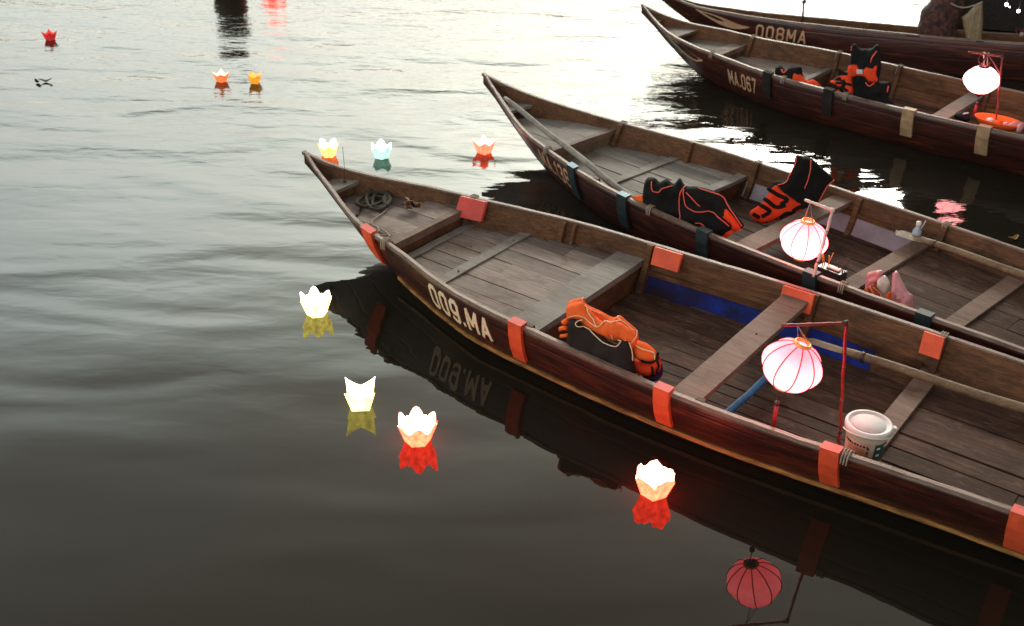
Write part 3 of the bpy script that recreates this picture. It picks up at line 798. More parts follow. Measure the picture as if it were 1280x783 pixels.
# -- pile of jackets in the nearest boat
rt = empty('life_jacket', b1.world(2.42, -.45, .065), 0, 'folded charcoal life jacket with frilled orange lining, front of the pile in boat 009.MA', 'life jacket', VG)
Z = lambda pts: cr(690, 360, 6.525, pts)
pn = Panel(b1, (2.12, -.585), (2.74, -.585), .07, R(2))
o, sf = puff(pn, 'shell', Z([(140, 262), (215, 262), (250, 310), (330, 350), (440, 420), (520, 462), (560, 440), (620, 440), (650, 520), (670, 590), (680, 690), (665, 760), (400, 690), (160, 610), (120, 500), (135, 380)]), M['charcoal'], .030, rt, .018, 14, step=.015, seed=1)
piping('piping', [Z([(250, 262), (215, 270), (225, 300), (262, 315)]), Z([(262, 315), (330, 352), (420, 420), (500, 462), (545, 465), (565, 435), (540, 425)]), Z([(630, 445), (650, 500), (668, 590)])], sf, .0026, M['piping'], o)
pn2 = Panel(b1, (2.12, -.545), (2.74, -.545), .07, R(4))
o, sf = puff(pn2, 'lining', Z([(120, 165), (150, 130), (240, 110), (275, 150), (330, 200), (370, 250), (430, 275), (500, 265), (560, 285), (640, 330), (690, 390), (690, 480), (665, 570), (650, 500), (600, 430), (560, 430), (510, 440), (420, 400), (330, 350), (255, 300), (215, 262), (160, 262), (135, 300)]), M['orange'], .045, rt, .034, 24, step=.014, seed=3)
piping('piping', [Z([(270, 140), (320, 200), (360, 250), (400, 295), (425, 285), (430, 262)]), Z([(430, 270), (500, 270), (560, 262)]), Z([(520, 360), (525, 400)]), Z([(160, 225), (210, 205), (270, 210), (330, 250), (400, 300)]), Z([(640, 400), (665, 440), (690, 400), (695, 345)])], sf, .0024, M['piping'], o)
for k_, fr in enumerate(([(85, 268), (110, 248), (142, 240), (150, 290), (120, 300), (90, 290)], [(65, 320), (100, 305), (140, 310), (138, 345), (100, 340), (70, 352)], [(75, 378), (105, 372), (140, 368), (138, 402), (100, 405), (78, 400)])):
    puff(pn2, 'frill', Z(fr), M['orange'], .018, rt, .012, 30, step=.010, seed=50 + k_, off=.01)
rt = empty('life_jacket', b1.world(2.40, -.33, .065), 0, 'orange life jacket standing behind the charcoal one in the pile in boat 009.MA', 'life jacket', VG)
pn3 = Panel(b1, (2.12, -.47), (2.74, -.47), .07, R(8))
o, sf = puff(pn3, 'shell', Z([(130, 150), (150, 100), (200, 90), (262, 80), (280, 130), (400, 190), (500, 240), (555, 222), (610, 270), (690, 340), (705, 400), (690, 470), (560, 430), (420, 380), (280, 300), (150, 260)]), M['orange'], .040, rt, .032, 22, step=.014, seed=5)
piping('piping', [Z([(258, 78), (275, 130), (330, 165), (430, 210)]), Z([(420, 265), (415, 290)]), Z([(545, 225), (600, 270), (690, 345)])], sf, .0024, M['piping'], o)
rt = empty('life_jacket', b1.world(2.70, -.43, .065), 0, 'rolled orange life jacket with dark straps at the thwart end of the pile', 'life jacket', VG)
pn4 = Panel(b1, (2.55, -.53), (2.82, -.50), .07, R(4))
o, sf = puff(pn4, 'shell', Z([(650, 480), (690, 430), (745, 440), (800, 470), (850, 520), (865, 570), (840, 600), (760, 590), (690, 570)]), M['orange'], .055, rt, .02, 18, seed=6)
piping('piping', [Z([(700, 445), (780, 480), (845, 520), (855, 570)])], sf, .0024, M['piping'], o)
o, sf = puff(pn4, 'lower_fold', Z([(655, 580), (720, 590), (800, 610), (850, 590), (880, 560), (890, 640), (860, 700), (780, 720), (690, 680)]), M['orange_red'], .05, rt, .02, 18, seed=7)
piping('strap', [Z([(690, 560), (760, 600), (830, 600), (860, 560), (870, 520)]), Z([(840, 620), (850, 660), (840, 720)]), Z([(870, 560), (885, 620), (870, 680)])], sf, .006, M['black'], o, .006)
o, sf = puff(pn4, 'dark_fold', Z([(670, 670), (760, 690), (850, 700), (895, 620), (905, 690), (880, 740), (800, 770), (690, 735)]), M['purple'], .045, rt, .02, 20, seed=8)
piping('piping', [Z([(675, 680), (730, 690), (770, 720), (790, 760)])], sf, .004, M['piping'], o, .004)
# -- second boat: black jacket
Z = lambda pts: cr(790, 180, 3.916, pts)
rt = empty('life_jacket', b2.world(2.33, -.42, .06), 0, 'black life jacket with coral piping slumped against the near rail of the second boat', 'life jacket', VG)
pn = Panel(b2, (2.05, -.50), (2.60, -.36), .06, R(6))
o, sf = puff(pn, 'shell', Z([(65, 180), (110, 166), (135, 186), (170, 172), (205, 196), (235, 166), (262, 205), (330, 210), (420, 240), (480, 300), (530, 370), (548, 405), (500, 430), (430, 470), (370, 460), (250, 410), (66, 330)]), M['black'], .05, rt, .030, 13, step=.015, seed=11)
puff(pn, 'orange_panel', Z([(478, 312), (545, 400), (520, 420), (503, 420), (495, 385), (440, 345), (460, 330)]), M['orange_red'], .012, rt, .004, seed=12, off=.045)
puff(pn, 'orange_panel', Z([(430, 462), (500, 402), (500, 430), (470, 455)]), M['orange_red'], .010, rt, .003, seed=12, off=.036)
piping('piping', [Z([(262, 205), (246, 260), (252, 340), (285, 400), (340, 435)]), Z([(265, 215), (278, 290), (330, 322), (400, 326), (440, 347), (490, 395)]), Z([(330, 212), (430, 248), (482, 308), (545, 400)]), Z([(108, 178), (118, 222), (150, 226), (165, 210), (205, 200)]), Z([(325, 378), (365, 385), (380, 440)]), Z([(280, 230), (310, 260), (345, 300)])], sf, .0035, M['piping_red'], o)
rt = empty('life_jacket', b2.world(2.6, .2, .06), 0, 'black life jacket with orange striped front propped on the far side of the second boat', 'life jacket', VG)
pn = Panel(b2, (2.40, -.10), (2.66, .42), .06, R(10))
o, sf = puff(pn, 'shell', Z([(800, 60), (830, 58), (880, 72), (940, 125), (985, 172), (950, 210), (905, 280), (840, 330), (740, 330), (660, 300), (690, 190), (750, 175), (785, 130)]), M['black'], .04, rt, .026, 12, step=.015, seed=13)
piping('piping', [Z([(862, 75), (850, 140), (830, 215)]), Z([(975, 172), (935, 210), (900, 275)]), Z([(800, 62), (785, 125), (750, 178), (700, 195)])], sf, .0035, M['piping_red'], o)
o, sf2 = puff(pn, 'orange_front', Z([(690, 196), (740, 238), (795, 272), (845, 305), (842, 325), (720, 358), (615, 385), (560, 335), (598, 300), (620, 285), (655, 235)]), M['orange_red'], .02, rt, .008, seed=14, off=.035)
piping('strap', [Z([(650, 212), (690, 240), (735, 262), (700, 285)]), Z([(632, 262), (680, 298), (725, 290)]), Z([(612, 292), (650, 320), (610, 345)]), Z([(600, 350), (570, 332)]), Z([(760, 320), (800, 298), (840, 312)]), Z([(700, 352), (730, 330), (770, 330)])], sf2, .013, M['black'], o, .0)
rt = empty('orange_cloth', b2.world(2.0, -.5, .2), 0, 'scrap of orange cloth tucked beside the black life jacket at the rail', 'cloth')
puff(Panel(b2, (1.95, -.52), (2.1, -.5), .18), 'cloth_scrap', Z([(0, 262), (35, 250), (68, 262), (66, 300), (30, 290)]), M['orange'], .02, rt, .01, seed=15)
# -- third boat jackets
Z = lambda pts: cr(960, 40, 6.4, pts)
rt = empty('life_jacket', b3.world(1.85, -.4, .06), 0, 'small black life jacket with an orange flap lying on the rail of boat MA.067', 'life jacket', VG)
pn = Panel(b3, (1.62, -.42), (2.1, -.42), .1, R(8))
o, sf = puff(pn, 'shell', Z([(60, 290), (100, 268), (140, 300), (180, 278), (262, 280), (275, 330), (300, 380), (340, 440), (200, 430), (70, 380)]), M['black'], .04, rt, .012, 9, seed=16)
puff(pn, 'orange_flap', Z([(208, 330), (262, 330), (322, 388), (370, 378), (432, 428), (420, 470), (225, 430)]), M['orange_red'], .03, rt, .008, seed=17, off=.02)
piping('piping', [Z([(120, 300), (140, 325), (165, 300)])], sf, .006, M['piping_red'], o)
rt = empty('life_jacket', b3.world(2.35, -.3, .06), 0, 'large black and bright orange life jacket heaped amidships in boat MA.067', 'life jacket', VG)
pn = Panel(b3, (2.12, -.36), (2.62, -.36), .06, R(6))
o, sf = puff(pn, 'shell', Z([(672, 115), (700, 95), (740, 130), (830, 130), (870, 100), (900, 130), (905, 300), (890, 390), (970, 398), (988, 450), (965, 520), (1000, 560), (1025, 640), (860, 620), (690, 570), (540, 520), (520, 440), (510, 390), (560, 350), (545, 295), (640, 310)]), M['black'], .045, rt, .028, 12, step=.015, seed=18)
o, sf2 = puff(pn, 'orange_front', Z([(665, 265), (725, 258), (760, 285), (850, 270), (890, 268), (882, 330), (895, 390), (830, 408), (790, 362), (700, 360), (698, 430), (700, 480), (665, 530), (560, 480), (580, 440), (525, 408), (520, 385), (605, 385), (575, 350), (640, 340), (655, 300)]), M['orange_red'], .018, rt, .006, seed=19, off=.042)
piping('strap', [Z([(570, 400), (640, 405), (695, 420)]), Z([(570, 440), (640, 450), (660, 470), (600, 480)]), Z([(560, 290), (620, 320), (660, 330)])], sf2, .010, M['black'], o)
piping('piping', [Z([(672, 120), (665, 150)]), Z([(885, 150), (860, 200), (840, 240)]), Z([(800, 400), (830, 430), (870, 400)]), Z([(975, 430), (965, 480)])], sf, .005, M['piping_red'], o)
bm = bmesh.new(); p = sf2(760, 315, .004) if False else None
P0 = [sf2(960 + x / 6.4, 40 + y / 6.4, .006) for x, y in ((735, 295), (785, 295), (785, 328), (735, 328))]
f = bm.faces.new([bm.verts.new(p) for p in P0]); bmesh.ops.solidify(bm, geom=[f], thickness=.003); link('reflector_patch', bm, M['white'], rt)
# -- plastic bags in the second boat
Z = lambda pts: cr(1000, 300, 7.831, pts)
bg = 'plastic bags on the second boat'
rt = empty('plastic_bag', b2.world(3.50, -.33, .145), 0, 'open pink plastic bag holding a striped red snack packet', 'bag', bg)
pn = Panel(b2, (3.40, -.36), (3.62, -.36), .145, R(10))
puff(pn, 'bag_film', Z([(655, 340), (700, 310), (790, 295), (815, 330), (760, 400), (720, 440), (640, 500)]), M['pinkfilm'], .02, rt, .03, 34, .009, seed=31)
puff(pn, 'bag_film', Z([(770, 380), (840, 345), (890, 420), (870, 480), (830, 530), (770, 470)]), M['whitefilm'], .018, rt, .028, 34, .009, seed=32, off=.01)
o, sf = puff(pn, 'snack_packet', Z([(635, 520), (680, 450), (750, 420), (800, 490), (850, 560), (890, 620), (700, 580)]), M['snack'], .03, rt, .012, 22, .012, seed=33, off=.03)
piping('snack_stripe', [Z([(690, 455), (715, 500), (720, 560)]), Z([(730, 440), (770, 510), (790, 570)]), Z([(760, 450), (820, 520), (850, 590)])], sf, .004, M['snack_gold'], o)
rt = empty('plastic_bag', b2.world(3.62, -.36, .145), 0, 'closed pink plastic bag tied to a point with food inside, right of the open bag', 'bag', bg)
pn = Panel(b2, (3.50, -.38), (3.75, -.38), .145, R(6))
puff(pn, 'bag_film', Z([(905, 330), (940, 300), (965, 320), (1000, 400), (1050, 500), (1105, 540), (1105, 610), (1100, 690), (960, 650), (890, 600), (900, 450)]), M['pinkfilm'], .03, rt, .035, 34, .009, seed=34, rounded=False)
puff(pn, 'food', Z([(960, 610), (1010, 600), (1085, 610), (1085, 670), (980, 650)]), M['snack_gold'], .02, rt, .01, 20, .012, seed=35, off=.045)
puff(pn, 'food', Z([(860, 540), (900, 500), (910, 580), (880, 600)]), M['orange'], .02, rt, .01, 20, .012, seed=36, off=.02)
# -- dark clothes bundle, netting and bulbs on the farthest boat
Z = lambda pts: cr(1120, 0, 7.83, pts)
rt = empty('cloth_bundle', b4.world(2.55, -.05, .1), 0, 'tall heap of dark maroon patterned cloth standing in the farthest boat', 'cloth')
pn = Panel(b4, (2.2, -.10), (3.0, -.10), .1, R(4))
puff(pn, 'cloth_heap', Z([(195, 420), (230, 360), (205, 290), (230, 200), (250, 100), (330, 20), (400, -120), (520, -160), (620, -60), (640, 120), (600, 300), (640, 460), (660, 600), (300, 600), (190, 560)]), M['cloth'], .13, rt, .05, 7, .03, seed=41)
rt = empty('net_bag', b4.world(2.95, -.15, .1), 0, 'mustard translucent net bag hanging beside the dark cloth heap', 'bag')
pn = Panel(b4, (2.7, -.2), (3.2, -.2), .1, 0)
o, sf = puff(pn, 'bag_film', Z([(640, 165), (700, 130), (770, 50), (830, 20), (850, 40), (852, 200), (835, 465), (770, 450), (690, 415), (660, 280)]), M['net'], .03, rt, .02, 16, .02, seed=42, rounded=False)
piping('cord', [Z([(520, 25), (600, 65), (680, 75), (760, 55), (845, 20)])], sf, .006, M['cord'], rt)
piping('fold', [Z([(770, 60), (740, 200), (700, 400)]), Z([(830, 40), (800, 250), (790, 440)])], sf, .004, M['cord'], o)
# a covered sampan moored stern-on behind it, mostly outside the frame
st5 = b4.o + Vector((math.cos(b4.a) * 2.72 - math.sin(b4.a) * .95, math.sin(b4.a) * 2.72 + math.cos(b4.a) * .95, 0))
o5 = st5 + Vector((math.cos(b4.a), math.sin(b4.a), 0)) * LEN
b5 = Sampan(o5.x, o5.y, b4.a + math.pi, *W3, 'dark sampan with an arched woven canopy, cut by the upper right corner')
b5.hull(); b5.planks('floor_boards', M['floor'], 1.0, 6.2, .10, .14, seed=44); b5.cross('thwart', M['side'], 5.9, 6.05, .2, .24)
rt = empty('boat_canopy', b5.world(4.1, 0, .28), b4.a + math.pi, 'dark woven arched canopy shading the covered sampan at the upper right corner', 'canopy')
bm = bmesh.new(); prev = None
for i in range(13):
    a = math.pi * i / 12
    row = []
    for xx in (-1.8, -1, 0, 1, 2.1):
        sag = .02 * math.sin(xx * 5)
        row.append(bm.verts.new((xx, .47 * math.cos(a) , .0 + 1.25 * math.sin(a) ** .7 + sag)))
    if prev:
        for k in range(4): bm.faces.new((prev[k], prev[k + 1], row[k + 1], row[k]))
    prev = row
bmesh.ops.solidify(bm, geom=bm.faces[:], thickness=.02); link('cover', bm, M['canopy'], rt, smooth=True)
for xx in (-1.78, 0, 2.08):
    bm = bmesh.new(); tube(bm, [(xx, .48 * math.cos(math.pi * i / 16), 1.26 * math.sin(math.pi * i / 16) ** .7 + .005) for i in range(17)], .014, 6); link('hoop', bm, M['side'], rt)
bl = [(1258, 6), (1273, 14), (1262, 9)]
for i, (px, py) in enumerate(bl):
    P = ground(px, py, .85 - .03 * i)
    bm = bmesh.new(); bmesh.ops.create_icosphere(bm, subdivisions=2, radius=.012 if i < 2 else .005)
    o = link('light_bulb', bm, M['bulb'], smooth=True); o.location = P + (CAM - P).normalized() * .9
    bm = bmesh.new(); tube(bm, [(0, 0, .01), (0, 0, .2)], .003, 6); link('wire', bm, M['black_plastic'], o)
    tag(o, ['small lit white bulb hanging left under the dark canopy', 'small lit white bulb at the right edge under the dark canopy', 'tiny dim bulb between the two brighter ones'][i], 'light bulb', 'bulbs by the canopy')

# timber quay added behind the covered sampan; its reflection darkens the water between boats
dx5, nx5 = Vector((math.cos(b4.a), math.sin(b4.a), 0)), Vector((-math.sin(b4.a), math.cos(b4.a), 0))
rt = empty('added_quay_wall', st5 + nx5 * 1.0 + dx5 * .10, b4.a, 'added dark timber quay wall behind the covered sampan, darkening the water by its reflection', 'wall')
bm = bmesh.new(); rnd = random.Random(12); z = -.3
while z < 3.5:
    hgt = rnd.uniform(.20, .27); box(bm, 0, 11, .0 + rnd.uniform(0, .015), .12, z, z + hgt - .012); z += hgt
link('planking', bm, M['canopy'], rt)
for k in range(8):
    bm = bmesh.new(); tube(bm, [(.1 + k * 1.5, -.10, -.5), (.12 + k * 1.5, -.10, 1.5), (.1 + k * 1.5, -.09, 3.75)], .11, 12, radii=[.12, .11, .10]); link('pile', bm, M['pole_dark'], rt)
bm = bmesh.new(); box(bm, -.1, 11.1, -.22, .20, z + .003, z + .12); link('cap_beam', bm, M['side'], rt)

# ------------------------------------------------------------------ rope, leaves, stick, oars
rt = empty('rope', b1.world(.55, .0, .302), b1.a, 'dark coiled mooring rope trailing over the foredeck of boat 009.MA', 'rope')
rnd = random.Random(3); pts = []
Q = lambda px, py, z=.308: b1.local(ground(px, py, z)) - Vector((.55, 0, .302))
ks = [(452, 258), (462, 252), (470, 248), (480, 250), (485, 257), (476, 262), (466, 258), (468, 248), (476, 240), (486, 242), (484, 252), (472, 258), (460, 262), (450, 260), (446, 256), (456, 248), (470, 244), (482, 246), (488, 252), (484, 260), (474, 266), (462, 262), (458, 252), (464, 242), (474, 238), (484, 243), (480, 254), (484, 262)]
P = [Q(*k) for k in ks]
for i, p in enumerate(P): p.z += .007 + .012 * (i / len(P)) + .006 * rnd.random()
bm = bmesh.new(); tube(bm, smoothline(P, 6), .0105, 8); tube(bm, smoothline([Q(452, 258), Q(449, 264), Q(446, 270)], 4), .007, 8)
link('coil', bm, M['rope'], rt, smooth=True)
P = [Q(484, 262), Q(478, 268), Q(469, 274), Q(464, 279), Q(468, 284), Q(476, 287), Q(484, 293), Q(488, 297, .33)]
for p in P: p.z += .005
bm = bmesh.new(); tube(bm, smoothline(P, 6), .0045, 8); P2 = [Q(470, 284), Q(474, 290), Q(468, 294), Q(480, 296), Q(490, 296)]
for p in P2: p.z += .008
tube(bm, smoothline(P2, 6), .004, 8); link('loose_end', bm, M['cord'], rt, smooth=True)
def leaf_mesh(bm, c, L, wd, rz, curl, tilt, mi=0):
    n = 8; rows = []; mt = Matrix.Translation(c) @ Matrix.Rotation(rz, 4, 'Z') @ Matrix.Rotation(tilt, 4, 'Y')
    for i in range(n + 1):
        t = i / n; w_ = wd * math.sin(math.pi * min(1, t * .92 + .04)) ** .8
        rows.append([bm.verts.new(mt @ Vector((L * (t - .5), s_ * w_, curl * (t - .5) ** 2 * 4 + abs(s_) * w_ * .5 + .004 * math.sin(t * 9)))) for s_ in (-1, 0, 1)])
    for A, B in zip(rows, rows[1:]):
        for k in range(2): bm.faces.new((A[k], A[k + 1], B[k + 1], B[k])).smooth = True
rt = empty('dry_leaves', b1.world(.773, .123, .301), b1.a, 'crumpled bunch of dry brown leaves on the foredeck of boat 009.MA', 'leaves')
rnd = random.Random(9)
for k in range(9):
    bm = bmesh.new(); leaf_mesh(bm, Vector((rnd.uniform(-.05, .05), rnd.uniform(-.05, .05), .02 + .03 * rnd.random())), rnd.uniform(.05, .09), rnd.uniform(.012, .022), rnd.uniform(0, 6.3), rnd.uniform(-.02, .03), rnd.uniform(-.5, .5))
    bmesh.ops.solidify(bm, geom=bm.faces[:], thickness=.0015); link('leaf', bm, M['leaf'] if k % 3 else M['leafdark'], rt)
rt = empty('bow_stick', b1.world(.30, .03, .376), b1.a, 'thin dark stick standing upright on the bow seat of boat 009.MA', 'stick')
bm = bmesh.new(); tube(bm, [(0, 0, 0), (.006, -.004, .12), (-.004, .0, .22)], .0014, 6); link('stem', bm, M['pole_dark'], rt)
bm = bmesh.new(); bmesh.ops.create_icosphere(bm, subdivisions=2, radius=.010, matrix=Matrix.Translation((0, 0, .006))); link('foot', bm, M['pole_dark'], rt)
def oar(name, A, B, r0, r1, mat, label, cat, blade=None, flatA=None):
    A = Vector(A); B = Vector(B); o = empty(name, A, 0, label, cat)
    bm = bmesh.new(); d = B - A; n = 24
    tube(bm, [d * (i / n) + Vector((0, 0, .004 * math.sin(i * .6))) for i in range(n + 1)], r0, 10, radii=[r0 + (r1 - r0) * i / n for i in range(n + 1)])
    link('shaft', bm, mat, o, smooth=True)
    if blade:
        bm = bmesh.new(); side = d.cross(Vector((0, 0, 1))).normalized(); dn = d.normalized(); rows = []
        L_, wd = blade
        for i in range(13):
            t = i / 12; w_ = wd * (.3 + .7 * min(1, t * 2.2)) * (1 if t < .85 else math.sqrt(max(.02, 1 - ((t - .85) / .15) ** 2)))
            c_ = dn * (L_ * (.35 - t)); th = .009
            rows.append([bm.verts.new(c_ + side * a * w_ + Vector((0, 0, b * th))) for a, b in ((-1, 0), (0, -1), (1, 0), (0, 1))])
        for A_, B_ in zip(rows, rows[1:]):
            for k in range(4): bm.faces.new((A_[k], A_[(k + 1) % 4], B_[(k + 1) % 4], B_[k]))
        bm.faces.new(rows[0]); bm.faces.new(rows[-1]); link('blade', bm, mat, o, smooth=False)
        bm = bmesh.new(); tube(bm, [dn * (L_ * .30), dn * (L_ * .36)], r0 * 1.25, 10); link('binding', bm, M['pole_dark'], o)
    return o
OG = 'oars and poles in the boats'
oar('oar', b1.world(3.30, .36, .20), b1.world(5.2, .38, .24), .022, .026, M['oar'], 'brown wooden oar lying along the far side of boat 009.MA', 'oar', blade=(.30, .032))['group'] = OG
oar('oar', b2.world(.30, -.07, .405), b2.world(1.98, -.50, .225), .017, .024, M['deck2'], 'pale slender oar resting from the bow seat along the near side of the second boat', 'oar')['group'] = OG
oar('oar', b2.world(3.30, .40, .225), b2.world(5.0, .40, .25), .020, .026, M['oar'], 'dark wooden oar along the far side of the second boat', 'oar', blade=(.25, .05))['group'] = OG
rt = oar('blue_pole', b1.world(3.05, -.42, .11), b1.world(3.08, .42, .13), .017, .017, plain('blue painted pole', (.02, .12, .30), .5, .4, 20), 'short blue painted pole lying across the floor behind the thwart', 'pole')
rt['group'] = OG
rt = empty('mooring_pole', b4.world(1.42, .0, .1) + Vector((.02, .25, -.3)), 0, 'thin dark pole standing in the water behind boat 008MA', 'pole')
bm = bmesh.new(); tube(bm, smoothline([(0, 0, 0), (.01, 0, .4), (-.012, 0, .8), (.012, .01, 1.2), (0, 0, 1.6)], 4), .010, 7); link('shaft', bm, M['pole_dark'], rt)
bm = bmesh.new(); tube(bm, [(-.02, 0, .62), (.02, 0, .63)], .013, 7); link('knot', bm, M['pole_dark'], rt)

# ------------------------------------------------------------------ silk lanterns and their stands
def silk_lantern(P, rad, h, shade, ribs, label, tilt=(0, 0), tassel=.2, wires=.1, ribbons=False, faces=10, hang=None):
    rt = empty('silk_lantern', P, 0, label, 'lantern', 'silk lanterns hung over the boats'); rt.rotation_euler = (tilt[0], tilt[1], .2)
    rr = rad * .26
    def prof(t): return rr + (rad - rr) * math.sin(math.pi * t) ** .62, h * (-.5 + t) if True else 0
    bm = bmesh.new(); n = 20; sub = 6; rings = []
    for i in range(n + 1):
        t = .5 - .5 * math.cos(math.pi * i / n); r, z = prof(t); ring = []
        for k in range(faces * sub):
            a = 2 * math.pi * k / (faces * sub); f_ = (k % sub) / sub
            dip = 1 - .055 * math.sin(math.pi * f_) * math.sin(math.pi * t)
            ring.append(bm.verts.new((r * dip * math.cos(a), r * dip * math.sin(a), z)))
        rings.append(ring)
    m_ = faces * sub
    for A, B in zip(rings, rings[1:]):
        for k in range(m_): bm.faces.new((A[k], A[(k + 1) % m_], B[(k + 1) % m_], B[k]))
    sh = link('shade', bm, shade, rt, smooth=True)
    for k in range(faces):
        a = 2 * math.pi * k / faces; bm = bmesh.new(); pts = []
        for i in range(n + 1):
            t = .5 - .5 * math.cos(math.pi * i / n); r, z = prof(t); pts.append(((r + .001) * math.cos(a), (r + .001) * math.sin(a), z))
        tube(bm, pts, ribs, 6); link('rib', bm, M['crimson'], sh)
    for z, nm in ((h / 2, 'top_ring'), (-h / 2 , 'bottom_ring')):
        bm = bmesh.new(); s_ = 1 if z > 0 else -1
        lathe(bm, [(rr * 1.08, z - .004 * s_), (rr * 1.12, z + .006 * s_), (rr * 1.02, z + .014 * s_), (rr * .86, z + .014 * s_), (rr * .84, z)], 24)
        link(nm, bm, M['gold'] if not ribbons else M['crimson'], rt)
    bm = bmesh.new(); lathe(bm, [(.0005, -h / 2 - .012), (rr * .8, -h / 2 - .010), (rr * .5, -h / 2 - .026), (.003, -h / 2 - .034)], 16); link('finial', bm, M['pole_dark'], rt, smooth=True)
    # straight-down hang for tassel (gravity), expressed in lantern space
    inv = rt.rotation_euler.to_matrix().inverted(); dn = inv @ Vector((0, 0, -1)); upv = -dn
    b0 = Vector((0, 0, -h / 2 - .03))
    if tassel:
        bm = bmesh.new(); tube(bm, [b0, b0 + dn * tassel * .40], .0022, 6); link('tassel_cord', bm, M['crimson'], rt)
        bm = bmesh.new(); bmesh.ops.create_icosphere(bm, subdivisions=2, radius=.013, matrix=Matrix.Translation(b0 + dn * tassel * .36)); link('bead', bm, M['pole_dark'], rt, smooth=True)
        bm = bmesh.new()
        tube(bm, [b0 + dn * tassel * q_ for q_ in (.40, .46, .7, 1.0)], .006, 8, radii=[.005, .008, .008, .010]); 
        for k in range(8):
            a = k * .785; e_ = Vector((math.cos(a) * .009, math.sin(a) * .009, 0))
            tube(bm, [b0 + dn * tassel * .44 + e_ * .8, b0 + dn * tassel * (1.0 + .03 * (k % 3)) + e_], .0018, 5)
        link('tassel', bm, plainred, rt)
    top = Vector((0, 0, h / 2 + .012)); hk = inv @ (Vector(hang) - Vector(P)) if hang else top + upv * wires
    for k in range(4):
        a = k * math.pi / 2 + .4; bm = bmesh.new(); tube(bm, [top + Vector((math.cos(a), math.sin(a), 0)) * rr * .9, hk], .0014, 5); link('wire', bm, M['wire'], rt)
    if ribbons:
        for k in range(5):
            bm = bmesh.new(); a = k * 1.3
            pts = [top + Vector((math.cos(a) * .02, math.sin(a) * .02, 0)), top + Vector((math.cos(a) * .05, math.sin(a) * .04, .04)), top + Vector((math.cos(a + .5) * .035, math.sin(a + .5) * .03, .09)), hk]
            tube(bm, smoothline(pts, 6), .005, 6, flat=.4); link('ribbon', bm, M['crimson'] if k != 1 else M['pole_pale'], rt)
        bm = bmesh.new(); e_ = Vector((rad * .8, -rad * .2, 0))
        tube(bm, smoothline([hk, hk + e_ * .5 + Vector((0, 0, -.06)), e_ * 1.25 + Vector((0, 0, .02)), e_ * 1.3 + Vector((0, 0, -.1)), e_ * 1.2 + Vector((0, 0, -.22))], 6), .006, 6, flat=.4); link('ribbon', bm, M['crimson'], rt)
    return rt
plainred = plain('red silk tassel', (.55, .02, .03), .6, .3, 60, bump=.3)
def stand(base, top, tip, label, mat, matarm, r=.008):
    base, top, tip = map(Vector, (base, top, tip)); rt = empty('lantern_stand', base, 0, label, 'lantern stand', 'stands holding the silk lanterns')
    bm = bmesh.new(); d = top - base; n = 30; pts = [d * (i / n) + Vector((.002 * math.sin(i * .9), .002 * math.cos(i * 1.1), 0)) for i in range(n + 1)]
    tube(bm, pts, r, 8, radii=[r * (1 + (.22 if i % 5 == 0 else 0)) for i in range(n + 1)]); link('post', bm, mat, rt, smooth=True)
    bm = bmesh.new(); n = 14; e_ = tip - top
    tube(bm, [d + e_ * (i / n) for i in range(n + 1)], r * .9, 8, radii=[r * .9 * (1 + (.25 if i % 4 == 0 else 0)) for i in range(n + 1)]); link('arm', bm, matarm, rt, smooth=True)
    bm = bmesh.new(); tube(bm, [d - Vector((0, 0, .012)), d + Vector((0, 0, .006)), d + e_ * .06], r * 1.4, 8); link('elbow', bm, M['pole_dark'] if mat is M['pole_red'] else matarm, rt)
    for q_ in (.22, .45, .68):
        bm = bmesh.new(); tube(bm, [d * q_, d * (q_ + .02)], r * 1.2, 8); link('binding', bm, M['pole_dark'], rt)
    return rt
LH = ground(990, 457, .585)
top1 = ground(1058, 404, .80); tip1 = ground(977, 407, .80); base1 = b1.world(3.58, -.33, .065)
hk1 = top1 + (tip1 - top1) * .76
stand(base1, top1, tip1, 'red bamboo lantern stand with a bent arm beside the white bucket', M['pole_red'], M['pole_red'], .0065)
silk_lantern(LH, .128, .205, M['shade_pink'], .0026, 'large pink silk lantern with crimson ribs glowing over boat 009.MA', tilt=(R(4), R(14)), tassel=.17, hang=hk1)
LH2 = b2.world(3.19, -.60, .46)
LH2 = ground(1005, 300, .46)
top2 = ground(1041, 263, .68); tip2 = ground(1006, 250, .69); base2 = ground(1017, 346, .29)
stand(base2 - Vector((0, 0, .0)), top2, tip2, 'pale pink pipe lantern stand on the near rail of the second boat', M['pole_pale'], M['pole_pale'], .008)
silk_lantern(LH2, .128, .20, M['shade_white'], .0018, 'pale pink silk lantern with a red ring glowing over the second boat', tilt=(0, R(3)), tassel=0, ribbons=False, hang=top2 + (tip2 - top2) * .8)
LH3 = ground(1227, 100, .54)
base3 = ground(1250, 158, .27); top3 = ground(1253, 71, .74); tip3 = ground(1210, 65, .74)
base3.z = .06
stand(base3, top3, tip3, 'slim dark lantern stand lit pink in boat MA.067', M['pole_red'], M['pole_red'], .007)
silk_lantern(LH3, .128, .19, M['shade_bright'], .0012, 'brightest white silk lantern with red ribbons glowing over boat MA.067', tilt=(0, R(-3)), tassel=.15, ribbons=True, hang=top3 + (tip3 - top3) * .42)

